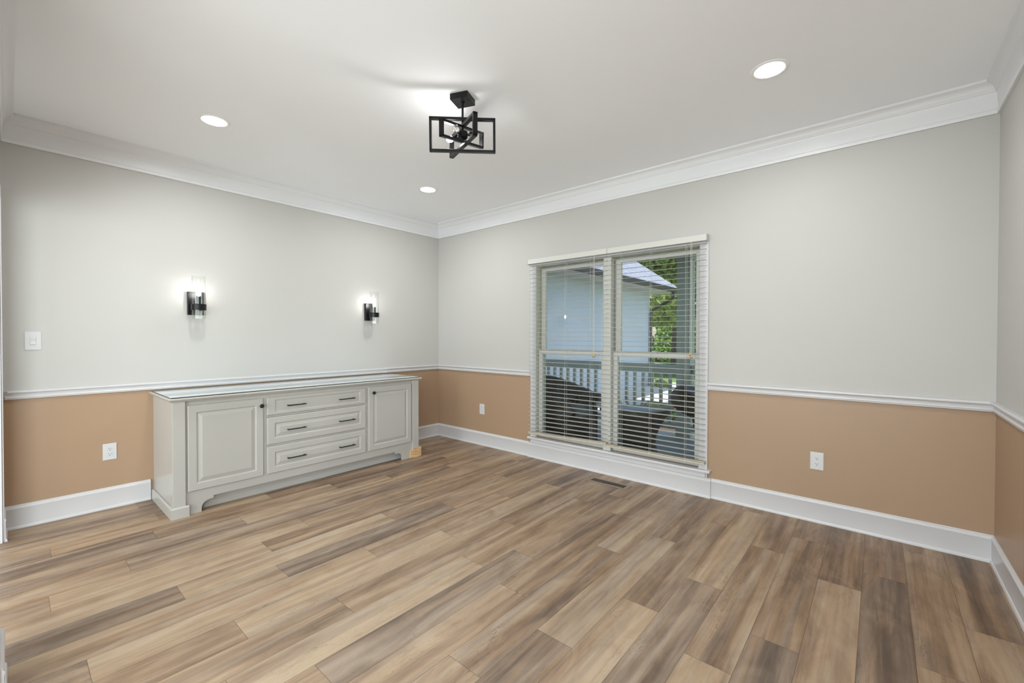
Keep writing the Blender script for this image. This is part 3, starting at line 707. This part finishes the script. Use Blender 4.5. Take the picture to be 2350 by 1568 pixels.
# ---------------------------------------------------------------- wall sconces
def sconce():
    root = empty('wall_sconce', (0, 0, 1.565), label='', cat='wall sconce', group='black and glass sconces above the sideboard')
    m = LMB().use(M_BLACK); m.box(0.0005, .035, -.056, .056, -.096, .096, .002); bp = m.build('backplate', parent=root)
    m = LMB().use(M_BLACK); m.cyl((.039, -.043, -.004), .0045, .010, 'x', 12); m.build('thumb_screw', parent=root, smooth=True)
    m = LMB().use(M_BLACK); m.cyl((.049, 0, -.033), .011, .030, 'x', 16); m.build('arm', parent=root, smooth=True)
    cx = .112
    m = LMB().use(M_BLACK); m.lathe([(.0485, -.058), (.0525, -.058), (.0525, -.009), (.0485, -.009)], (cx, 0, 0), 48, close=True); m.build('ring_band', parent=root, smooth=True)
    m = LMB().use(M_BLACK)
    for a in (0, PI / 2): m.box(cx - .048, cx + .048, -.005, .005, -.053, -.047, rot=Matrix.Rotation(a, 3, 'Z'), about=(cx, 0, -.05))
    m.cyl((cx, 0, -.046), .019, .012, 'z', 24)
    m.build('socket_cradle', parent=root, smooth=True)
    m = LMB().use(M_GLASS); m.lathe([(.0470, -.130), (.0470, .222), (.0445, .222), (.0445, -.130)], (cx, 0, 0), 48, close=True); m.build('glass_shade', parent=root, smooth=True)
    m = LMB().use(M_BLACK); m.cyl((cx, 0, .008), .0165, .094, 'z', 24); m.build('candle_socket', parent=root, smooth=True)
    m = LMB().use(M_BULB); m.lathe([(0, .056), (.008, .057), (.014, .070), (.0155, .083), (.012, .100), (.006, .113), (0, .118)], (cx, 0, 0), 20); m.build('bulb', parent=root, smooth=True)
    return root
s1 = sconce(); s1.location = (0, -2.636, 1.565); s1['label'] = 'left lit wall sconce with glass cylinder, above the left sideboard door'
s2 = copy_tree(s1); s2.location = (0, -1.013, 1.565); s2['label'] = 'right lit wall sconce with glass cylinder, nearest the room corner'

# ---------------------------------------------------------------- recessed ceiling lights
def can():
    root = empty('recessed_light', (0, 0, ZC), label='', cat='ceiling light', group='round recessed ceiling lights')
    m = LMB().use(M_RING); m.lathe([(.073, -.004), (.080, -.0065), (.089, -.005), (.094, -.0005), (.073, -.0005)], (0, 0, 0), 48, close=True); m.build('trim_ring', parent=root, smooth=True)
    m = LMB().use(M_LENS); m.cyl((0, 0, -.0025), .0725, .003, 'z', 48); m.build('lens', parent=root)
    return root
def can_lamp(x, y, watts):
    l = bpy.data.lights.new('can_lamp', 'AREA'); l.shape = 'DISK'; l.size = .14; l.energy = watts; l.color = LAMP_COL; l.spread = math.radians(170)
    o = bpy.data.objects.new('can_lamp', l); COL.objects.link(o); o.location = (x, y, ZC - .008); return o
c0 = can()
CANS = [(.946, -2.742, 'recessed ceiling light nearest the left edge, above the sideboard'), (.965, -.942, 'small recessed ceiling light nearest the far corner of the room'),
        (3.920, -.956, 'large bright recessed ceiling light above the right end of the window wall'), (3.920, -2.742, 'recessed ceiling light above the photographer, out of view')]
for i, (x, y, lab) in enumerate(CANS):
    c = c0 if i == 0 else copy_tree(c0)
    c.location = (x, y, ZC); c['label'] = lab; can_lamp(x, y, CAN_W)
for (x, y) in ((1.0, -5.5), (3.9, -5.5)):  # two extra fill lights, added out of view behind the camera
    c = copy_tree(c0); c.location = (x, y, ZC); c['label'] = 'recessed ceiling light added as fill, unseen behind the camera'; c['group'] = 'added fill lights behind the camera'
    can_lamp(x, y, HALL_FILL_W)

# ---------------------------------------------------------------- ceiling fixture
CHX, CHY = 2.4445, -1.8531
ch = empty('ceiling_fixture', (CHX, CHY, ZC), label='black semi-flush ceiling fixture of three crossing rectangular frames', cat='ceiling light')
m = LMB().use(M_BLACK); m.box(-.0575, .0575, -.0575, .0575, -.035, -.0005, .001, rot=Matrix.Rotation(math.radians(21), 3, 'Z'), about=(0, 0, 0)); m.build('canopy', parent=ch)
m = LMB().use(M_BLACK); m.cyl((0, 0, -.130), .0065, .205, 'z', 16); m.cyl((0, 0, -.035), .012, .010, 'z', 20); m.build('rod', parent=ch, smooth=True)
m = LMB().use(M_BLACK); m.cyl((0, 0, -.232), .031, .036, 'z', 32); m.cyl((0, 0, -.252), .007, .006, 'z', 16); hub = m.build('hub', parent=ch, smooth=True)
def rect_frame(w, h, eul, dz, bar=.0140, dep=.027):
    m = LMB().use(M_BLACK)
    rx, ry, rz = eul
    R_ = Matrix.Rotation(rz, 3, 'Z') @ Matrix.Rotation(rx, 3, 'X') @ Matrix.Rotation(ry, 3, 'Y')
    W2, H2 = w / 2, h / 2
    for (a, b, c, d_) in ((-W2, W2, H2 - bar, H2), (-W2, W2, -H2, -H2 + bar), (-W2, -W2 + bar, -H2, H2), (W2 - bar, W2, -H2, H2)):
        m.box(a, b, -dep / 2, dep / 2, c, d_, .0006)
    for v in m.bm.verts: v.co = R_ @ v.co + Vector((0, 0, dz))
    return m.build('frame', parent=ch)
rad = math.radians
rect_frame(.400, .2040, (rad(3.3), rad(-.5), rad(44.7)), 2.5202 - ZC)
rect_frame(.382, .0970, (rad(8.2), rad(-9.5), rad(96.7)), 2.525 - ZC)
rect_frame(.420, .1323, (rad(-1.0), rad(-3.3), rad(157.1)), 2.512 - ZC)
for k, (ang, lit) in enumerate(((-68, False), (32, False), (187, True))):
    a = rad(ang); d_ = Vector((math.cos(a), math.sin(a), 0)); zz = -.232
    m = LMB().use(M_BLACK); m.cyl(d_ * .040 + Vector((0, 0, zz)), .008, .030, d_, 14); m.cyl(d_ * .056 + Vector((0, 0, zz)), .0155, .020, d_, 20)
    s_ = m.build('socket', parent=ch, smooth=True)
    m = LMB().use(M_CERAM if not lit else M_CHROME); m.cyl(d_ * .070 + Vector((0, 0, zz)), .0125, .014, d_, 20); m.build('bulb_base', parent=s_, smooth=True)
    bs = d_ * .076 + Vector((0, 0, zz))
    prof = [(.010, 0), (.0155, .010), (.0185, .022), (.017, .034), (.011, .044), (0, .048)]
    if lit:
        m = LMB().use(M_BULBC); m.lathe([(0, 0.001)] + prof, bs, 24, axis=d_); m.build('bulb', parent=s_, smooth=True)
    else:
        m = LMB().use(M_GLASS); m.lathe(prof, bs, 24, axis=d_); bl = m.build('bulb', parent=s_, smooth=True)
        m = LMB().use(M_FIL)
        sd2 = Vector((-d_.y, d_.x, 0))
        for q_ in (-1, 1): m.tube([bs + sd2 * (.0045 * q_) + d_ * t for t in (0, .010, .022, .030)], .0012, 6)
        m.tube([bs + sd2 * (-.0045) + d_ * .030, bs + d_ * .035, bs + sd2 * .0045 + d_ * .030], .0012, 6)
        m.build('filament', parent=s_, smooth=True)

# ---------------------------------------------------------------- outlets, switch, floor vent
def plate_mesh(w, h, t=.006):
    m = LMB().use(M_PLATE); bm = m.bm
    def ring(d, y): return [bm.verts.new((x, y, z)) for x, z in ((-w / 2 + d, -h / 2 + d), (w / 2 - d, -h / 2 + d), (w / 2 - d, h / 2 - d), (-w / 2 + d, h / 2 - d))]
    rs = [ring(0, -.0003), ring(0, -.0025), ring(.0035, -t)]
    fs = [bm.faces.new(rs[0])]
    for A, B in zip(rs[:-1], rs[1:]):
        for i in range(4): fs.append(bm.faces.new((A[i], A[(i + 1) % 4], B[(i + 1) % 4], B[i])))
    fs.append(bm.faces.new(rs[-1])); m._tag(fs); return m
def outlet():
    root = empty('wall_outlet', (0, 0, 0), label='', cat='outlet', group='white duplex outlets in the tan wainscot')
    plate_mesh(.0785, .1225).build('plate', parent=root)
    for s_ in (-1, 1):
        zc = s_ * .0195
        m = LMB().use(M_PLATE)
        pts = []
        for i in range(28):
            a = 2 * PI * i / 28; pts.append((max(-.0165, min(.0165, .0175 * math.cos(a))), zc + max(-.0142, min(.0142, .0172 * math.sin(a)))))
        m.poly_prism(pts, 'y', -.0082, -.0050)
        m.use(M_SLOT)
        for sx, hh in ((-.0062, .0075), (.0062, .0060)): m.box(sx - .0011, sx + .0011, -.0085, -.0060, zc + .0015 - .0005, zc + .0015 + hh)
        m.cyl((0, -.0073, zc - .0065), .0026, .0024, 'y', 12)
        m.build('receptacle', parent=root)
    m = LMB().use(M_CERAM); m.cyl((0, -.0066, 0), .0030, .0016, 'y', 14); m.use(M_SLOT).box(-.0022, .0022, -.0076, -.0070, -.0004, .0004); m.build('screw', parent=root)
    return root
o1 = outlet(); o1.location = (4.0655, 0, .4275); o1['label'] = 'white duplex outlet on the window wall, right of the window'
o2 = copy_tree(o1); o2.location = (.798, 0, .4285); o2['label'] = 'white duplex outlet on the window wall, between the room corner and the window'
o3 = copy_tree(o1); o3.location = (0, -3.170, .4235); o3.rotation_euler = (0, 0, PI / 2); o3['label'] = 'white duplex outlet on the left wall, left of the sideboard'
sw = empty('light_switch', (0, -3.5495, 1.2575), PI / 2, label='white single dimmer light switch on the left wall near the frame edge', cat='light switch')
plate_mesh(.0795, .1265).build('plate', parent=sw)
m = LMB().use(M_PLATE); m.box(-.0145, .0145, -.0085, -.0055, -.030, .030, .001); tg = m.build('rocker_frame', parent=sw)
m = LMB().use(M_PLATE)
m.poly_prism([(-.0080, .020), (-.0125, .0165), (-.0095, 0), (-.0085, -.001), (-.0130, -.022), (-.0080, -.024)], 'x', -.0115, .0115); m.build('rocker', parent=sw)
for z in (-.0485, .0485):
    m = LMB().use(M_CERAM); m.cyl((0, -.0064, z), .003, .0016, 'y', 14); m.use(M_SLOT).box(-.0022, .0022, -.0075, -.0070, z - .0004, z + .0004); m.build('screw', parent=sw)

vt = empty('floor_vent', (2.58, -.229, 0), label='taupe metal floor vent with narrow slots, on the planks below the window', cat='floor vent')
m = MB().use(M_VENT); vx0, vx1, vy0, vy1 = 2.385, 2.775, -.291, -.167
m.box(vx0, vx1, vy0, vy0 + .026, 0.0003, .0045, .0015); m.box(vx0, vx1, vy1 - .026, vy1, 0.0003, .0045, .0015)
m.box(vx0, vx0 + .036, vy0 + .024, vy1 - .024, 0.0003, .0044, .0012); m.box(vx1 - .036, vx1, vy0 + .024, vy1 - .024, 0.0003, .0044, .0012)
m.build('vent_frame', parent=vt)
m = MB().use(M_DARK); m.box(vx0 + .034, vx1 - .034, vy0 + .024, vy1 - .024, .0003, .0010); m.build('vent_shade', parent=vt)  # near-black plate stands in for the shade under the grille
m = MB().use(M_VENT); nn = 24
for i in range(1, nn):
    x = vx0 + .036 + (vx1 - vx0 - .072) * i / nn; m.box(x - .0012, x + .0012, vy0 + .025, vy1 - .025, .0010, .0040)
m.build('vent_grille', parent=vt)

# ================================================================ outdoors
# porch
m = MB().use(M_DECK); m.box(-1.0, 9.0, .16, 2.24, -.08, -.02); struct(m.build('porch_deck'), 'slate blue painted porch floor outside the window', 'porch floor')
m = MB().use(M_PORCH); m.box(-1.0, 9.0, 2.20, 2.24, -.50, -.08); struct(m.build('porch_skirt'), 'grey board skirt below the porch floor', 'porch skirt')
m = MB().use(M_SOFFIT); m.box(-1.0, 9.0, .16, 2.45, 2.70, 2.76); struct(m.build('porch_ceiling'), 'painted porch ceiling', 'porch ceiling')
m = MB().use(M_PORCH); m.box(-1.0, 9.0, 1.95, 2.15, 2.46, 2.70); struct(m.build('porch_beam'), 'grey beam carrying the porch roof', 'porch beam')
m = MB().use(M_ROOF)
m.poly_prism([(.16, 3.95), (2.75, 2.72), (2.75, 2.78), (.16, 4.05)], 'x', -1.0, 9.0); m.box(-1.0, 9.0, 0.0, .16, 2.75, 4.05)
struct(m.build('porch_roof'), 'shingled porch roof', 'roof')
def post(x, label):
    root = empty('porch_post', (x, 2.05, -.02), label=label, cat='porch post', group='square porch posts')
    m = LMB().use(M_PORCH); m.box(-.088, .088, -.088, .088, .10, 2.40, .004); m.build('shaft', parent=root)
    m = LMB().use(M_PORCH); m.box(-.0925, .0925, -.0925, .0925, 0, .14, .002); m.build('plinth', parent=root)
    m = LMB().use(M_PORCH)
    m.poly_prism([(-.10, 2.30), (.10, 2.30), (.17, 2.48), (-.17, 2.48)], 'y', -.10, .10); m.build('capital', parent=root)
post(2.478, 'square grey-green porch post seen through the right sash')
post(-.62, 'square grey-green porch post at the left end of the railing')
post(5.55, 'square grey-green porch post beyond the right end of the window')
def railing(x0, x1, bal, label):
    root = empty('porch_railing', ((x0 + x1) / 2, 2.05, -.02), label=label, cat='railing', group='porch railings')
    m = MB().use(M_PORCH); m.box(x0, x1, 1.985, 2.115, .880, .925, .004); m.box(x0, x1, 2.03, 2.07, .805, .880, .002); m.build('top_rail', parent=root)
    m = MB().use(M_PORCH); m.box(x0, x1, 2.025, 2.075, .075, .155, .003); m.build('bottom_rail', parent=root)
    for b in bal:
        m = MB().use(M_PORCH); m.box(b - .019, b + .019, 2.031, 2.069, .155, .806); m.build('baluster', parent=root)
left_b = [.301 + .1238 * k for k in range(-6, 17)]
railing(-.526, 2.384, [b for b in left_b if -.5 < b < 2.35], 'grey porch railing with square balusters left of the porch post')
railing(2.572, 5.456, [2.66 + .1238 * k for k in range(0, 23)], 'grey porch railing right of the porch post')

# wicker furniture
def wuv(o, su=1.0):
    """cylindrical uv in metres for the weave"""
    me = o.data; ul = me.uv_layers.new(name='UVMap')
    for p in me.polygons:
        for li in p.loop_indices:
            v = me.vertices[me.loops[li].vertex_index].co
            ul.data[li].uv = (math.atan2(v.y, v.x + 1e-6) * .38, v.z)
def wicker_chair(loc, rz, label):
    root = empty('wicker_armchair', loc, rz, label=label, cat='armchair', group='dark wicker armchairs on the porch')
    # shell wraps the back (angle 180) and runs to the arm fronts (+x is the open front)
    def shell_pt(th, t, off):
        # th -125..125 around the back; t 0..1 height
        a = PI + th
        ra, rb = .40 + off, .38 + off
        hh = .555 + .135 * max(0.0, math.cos(th * .80)) ** 2.2
        lean = .10 * t * max(0, math.cos(th))
        return Vector((math.cos(a) * (ra + lean), math.sin(a) * rb, .02 + (hh - .02) * t))
    m = LMB().use(M_WICK); bm = m.bm; NT, NZ = 36, 8
    grids = []
    for off in (0.0, -.045):
        g = [[bm.verts.new(shell_pt(rad(-128 + 256 * i / NT), k / NZ, off)) for k in range(NZ + 1)] for i in range(NT + 1)]; grids.append(g)
    fs = []
    for g in grids:
        for i in range(NT):
            for k in range(NZ): fs.append(bm.faces.new((g[i][k], g[i + 1][k], g[i + 1][k + 1], g[i][k + 1])))
    o_, n_ = grids
    for i in range(NT):
        fs.append(bm.faces.new((o_[i][NZ], o_[i + 1][NZ], n_[i + 1][NZ], n_[i][NZ]))); fs.append(bm.faces.new((o_[i][0], o_[i + 1][0], n_[i + 1][0], n_[i][0])))
    for i in (0, NT):
        for k in range(NZ): fs.append(bm.faces.new((o_[i][k], o_[i][k + 1], n_[i][k + 1], n_[i][k])))
    m._tag(fs); sh = m.build('shell', parent=root, smooth=True); wuv(sh)
    # rolled rim along arms and back
    bk = [max(0.0, math.cos(rad(-128 + 256 * i / 40) * .80)) ** 2 for i in range(41)]
    path = [shell_pt(rad(-128 + 256 * i / 40), 1.0, .015 + .045 * bk[i]) for i in range(41)]
    e0, e1 = path[0].copy(), path[-1].copy()
    pre = [e0 + Vector((.10, 0, -.20)), e0 + Vector((.13, 0, -.10)), e0 + Vector((.08, 0, -.015))]
    post_ = [e1 + Vector((.08, 0, -.015)), e1 + Vector((.13, 0, -.10)), e1 + Vector((.10, 0, -.20))]
    m = LMB().use(M_WICK); m.tube(pre + path + post_, [.045, .058, .062] + [.062 + .062 * b_ for b_ in bk] + [.062, .058, .045], 16); rm = m.build('rolled_rim', parent=root, smooth=True); wuv(rm)
    m = LMB().use(M_WICK); m.lathe([(.30, 0), (.36, .02), (.355, .32), (.34, .36), (0, .36)], (0, 0, 0), 32); sb = m.build('seat_base', parent=root, smooth=True); wuv(sb)
    m = LMB().use(M_CUSH); m.lathe([(0, .365), (.30, .365), (.325, .39), (.325, .43), (.30, .455), (0, .465)], (.02, 0, 0), 32); m.build('cushion', parent=root, smooth=True)
    return root
wicker_chair((1.46, .80, -.02), rad(-12), 'dark wicker armchair on the porch, left, with a high curved back')
wicker_chair((3.42, .90, -.02), rad(4), 'dark wicker armchair on the porch, right, with a rolled arm')
tb = empty('porch_table', (2.34, .82, -.02), label='round dark wicker table with a grey glass top between the armchairs', cat='table')
m = LMB().use(M_TABLE); m.lathe([(0, .548), (.410, .548), (.418, .553), (.418, .560), (.410, .565), (0, .565)], (0, 0, 0), 64); m.build('table_top', parent=tb, smooth=True)
m = LMB().use(M_WICK); m.lathe([(0, .547), (.37, .547), (.375, .50), (.33, .44), (.27, .34), (.235, .24), (.225, .15), (.25, .06), (.31, .0), (0, 0)], (0, 0, 0), 48); pd = m.build('pedestal', parent=tb, smooth=True); wuv(pd)

# wing of the house
wing = empty('garage_wing', (-3.5, 5.5, -.5), label='pale grey sided house wing, tinted with sky blue, with dark gutter beyond the porch railing', cat='house')
m = MB().use(M_SIDING); m.box(-6.5, -1.0, 2.3, 9.2, -.5, 2.72); m.poly_prism([(-6.5, 2.72), (-1.0, 2.72), (-3.75, 4.6)], 'y', 9.0, 9.2); m.build('siding_wall', parent=wing)
m = MB().use(M_SOFFIT); m.box(-1.0, -.42, 2.3, 9.95, 2.66, 2.70); m.box(-6.9, -1.0, 9.2, 9.95, 2.66, 2.70); m.build('soffit', parent=wing)
m = MB().use(M_ROOF); m.poly_prism([(-.36, 2.74), (-3.75, 5.11), (-7.1, 2.74), (-7.1, 2.80), (-3.75, 5.20), (-.36, 2.80)], 'y', 1.6, 9.95); m.build('roof', parent=wing)
m = MB().use(M_GUTTER); m.box(-.42, -.32, 1.6, 9.97, 2.655, 2.785, .01); m.build('gutter', parent=wing)
m = MB().use(M_GUTTER)
m.tube([(-.37, 9.45, 2.68), (-.37, 9.45, 2.50), (-.42, 9.42, 2.42), (-.92, 9.24, 2.12), (-.955, 9.20, 2.02), (-.955, 9.20, -.42)], .052, 4); m.build('downspout', parent=wing)

# ground
m = MB().use(M_LAWN); m.box(-60, 60, 2.3, 90, -.56, -.50); struct(m.build('lawn'), 'green lawn beyond the porch', 'lawn')
m = MB().use(M_CONC); m.box(-.995, .75, 2.45, 8.6, -.50, -.16, .01); struct(m.build('patio'), 'sunlit concrete pad beside the house wing', 'patio')
m = MB().use(M_CONC); m.box(-30, 30, 10.6, 13.2, -.50, -.488); struct(m.build('driveway'), 'sunlit white driveway across the lawn', 'driveway')
m = MB().use(M_MULCH); m.box(-1.4, 4.5, 7.4, 10.4, -.50, -.47); struct(m.build('mulch_bed'), 'brown mulch bed', 'mulch bed')
m = MB().use(M_MULCH); m.box(.80, 6.5, 2.45, 5.70, -.50, -.47); struct(m.build('porch_bed'), 'brown mulch bed in front of the porch', 'mulch bed')
m = MB().use(M_BRICK); m.box(-.3, 4.5, 5.75, 6.6, -.50, -.46); struct(m.build('brick_path'), 'salmon brick path by the flowers', 'path')

def leaves(name, blobs, n, size, material, parent=None, seed=1, local=False):
    """crown of small bent leaves filling the blobs (centre, radii)"""
    rg = np.random.default_rng(seed); vol = np.array([b[1][0] * b[1][1] * b[1][2] for b in blobs]) ** .67; vol = vol / vol.sum()
    V, Fc, T = [], [], []
    for (c, rd), fr in zip(blobs, vol):
        k = max(20, int(n * fr)); d = rg.normal(size=(k, 3)); d /= np.linalg.norm(d, axis=1)[:, None]
        rr = rg.uniform(.55, 1.0, (k, 1)) ** .5; P = np.array(c) + d * rr * np.array(rd)
        a = rg.normal(size=(k, 3)); a /= np.linalg.norm(a, axis=1)[:, None]
        b = np.cross(a, rg.normal(size=(k, 3))); b /= np.linalg.norm(b, axis=1)[:, None]
        s_ = size * rg.uniform(.6, 1.3, (k, 1)); nrm = np.cross(a, b)
        q0 = P - a * s_; q1 = P + b * s_ * .45 + nrm * s_ * .12; q2 = P + a * s_; q3 = P - b * s_ * .45 + nrm * s_ * .12
        base = len(V) * 4
        V.append(np.stack([q0, q1, q2, q3], 1).reshape(-1, 3))
        T.append(np.clip(rg.normal(.5, .22, k), 0, 1))
    V = np.concatenate(V); T = np.concatenate(T); k = len(T)
    me = bpy.data.meshes.new(name); me.vertices.add(len(V)); me.vertices.foreach_set('co', V.ravel())
    me.loops.add(4 * k); me.loops.foreach_set('vertex_index', np.arange(4 * k)); me.polygons.add(k)
    me.polygons.foreach_set('loop_start', np.arange(0, 4 * k, 4)); me.polygons.foreach_set('loop_total', np.full(k, 4))
    me.update(calc_edges=True); at = me.attributes.new('tone', 'FLOAT', 'FACE'); at.data.foreach_set('value', T)
    me.materials.append(material); o = bpy.data.objects.new(name, me); COL.objects.link(o)
    if parent is not None: o.parent = parent
    return o
def tree(x, y, h, r, material, label, seed, n=9000, low=.8):
    root = empty('leafy_tree', (x, y, -.5), label=label, cat='tree', group='trees beyond the driveway')
    rg = random.Random(seed)
    m = LMB().use(M_BARK); m.tube([(0, 0, 0), (.06, .03, h * .25), (-.04, .05, h * .5), (.03, 0, h * .8)], [.22, .17, .12, .05], 10)
    for k in range(5):
        a = rg.uniform(0, 2 * PI); z = h * rg.uniform(.3, .6); m.tube([(0, 0, z), (math.cos(a) * r * .35, math.sin(a) * r * .35, z + h * .12), (math.cos(a) * r * .6, math.sin(a) * r * .6, z + h * .2)], [.08, .05, .02], 8)
    m.build('trunk', parent=root, smooth=True)
    bl = []
    for k in range(13):
        a = rg.uniform(0, 2 * PI); q_ = rg.uniform(0, .75) * r; z = rg.uniform(low, h)
        s_ = r * rg.uniform(.32, .5) * (1 - .35 * abs(z / h - .5)); bl.append(((math.cos(a) * q_, math.sin(a) * q_, z), (s_, s_, s_ * .75)))
    leaves('crown', bl, n, .17, material, root, seed)
tree(-3.0, 16.9, 7.6, 2.9, M_LEAFY, 'bright yellow-green tree between the wing roof and the porch post', 3, n=15000)
tree(-11.0, 19.0, 9.5, 3.4, M_LEAF, 'green tree rising behind the house wing roof', 8)
tree(3.6, 18.0, 8.0, 2.9, M_LEAF, 'mid green tree right of the porch post', 13, n=11000)
tree(-7.6, 26.5, 11.0, 3.9, M_LEAFD, 'tall deep green tree in the far background, behind the wing roof ridge', 17, n=12000)
hd = empty('hedge', (.2, 22.0, -.5), label='tall clipped green hedge across the driveway behind the yellow-green tree', cat='hedge')
for k in range(9):
    m = LMB().use(M_BARK); m.tube([(-5.2 + k * 1.3, 0, 0), (-5.1 + k * 1.3, .1, 1.6)], [.06, .03], 6); m.build('stem', parent=hd)
leaves('foliage', [((-5.2 + k * 1.05, 0, 1.45), (.95, .8, 1.5)) for k in range(11)], 13000, .15, M_LEAF, hd, 41)
tree(.9, 26.5, 11.0, 3.8, M_LEAFD, 'tall deep green tree far behind the porch post', 19, n=12000)
def bush(x, y, r, h, material, label, seed, n=1500, size=.05, z0=-.5, name='garden_shrub', cat='shrub', group='shrubs in the garden bed'):
    root = empty(name, (x, y, z0), label=label, cat=cat, group=group)
    m = LMB().use(M_BARK)
    for k in range(4):
        a = 2 * PI * k / 4 + .4; m.tube([(0, 0, 0), (math.cos(a) * r * .3, math.sin(a) * r * .3, h * .5)], [.012, .006], 6)
    m.build('stem', parent=root)
    leaves('foliage', [((0, 0, h * .5), (r, r, h * .5)), ((r * .4, 0, h * .4), (r * .6, r * .6, h * .4)), ((-r * .4, .1 * r, h * .45), (r * .6, r * .6, h * .4))], n, size, material, root, seed)
    return root
bush(.05, 9.6, .25, .55, M_LEAFY, 'bright lime shrub beside the downspout end of the wing', 21, z0=-.5)
bush(-.55, 8.95, .30, .50, M_LEAFY, 'small lime shrub at the corner of the house wing', 22)
bush(1.35, 9.4, .35, .32, M_LEAFD, 'low dark green shrub at the mulch edge', 23)
bush(1.9, 7.9, .40, .34, M_LEAFD, 'low dark green shrub behind the porch railing gap', 24)
bush(-3.6, 14.2, .7, 1.1, M_LEAFD, 'dark round shrub across the driveway', 25, n=2500, size=.07)
bush(-.9, 14.2, .7, 1.1, M_LEAFD, 'dark round shrub across the driveway, right one', 26, n=2500, size=.07)
for i, (x, y, lab) in enumerate(((.60, 5.45, 'red flowering plant left of the porch post, left one'), (1.12, 5.40, 'red flowering plant left of the porch post, middle one'), (1.64, 5.35, 'red flowering plant left of the porch post, nearest the post'))):
    b_ = bush(x, y, .20, .34, M_LEAFD, lab, 31 + i, n=500, size=.04, name='flowering_plant', cat='flowers', group='red flowers by the path')
    m = LMB().use(M_RED); rg = random.Random(60 + i)
    for k in range(34):
        a = rg.uniform(0, 2 * PI); q_ = rg.uniform(0, .2); z = .30 + rg.uniform(-.06, .08)
        m.lathe([(0, .012), (.014, .018), (.026, .010), (.014, -.008), (0, -.010)], (math.cos(a) * q_, math.sin(a) * q_, z), 7)
    m.build('blossoms', parent=b_, smooth=True)
fh = empty('far_house', (-4.5, 31, -.5), label='pale pink neighbouring house glimpsed low between the trees', cat='house')
m = MB().use(M_HOUSE); m.box(-7.5, -3.8, 30, 34, -.5, 2.3); m.build('house_wall', parent=fh)
m = MB().use(M_ROOF); m.poly_prism([(-8.0, 2.3), (-3.3, 2.3), (-5.65, 4.1)], 'y', 29.7, 34.3); m.build('house_roof', parent=fh)
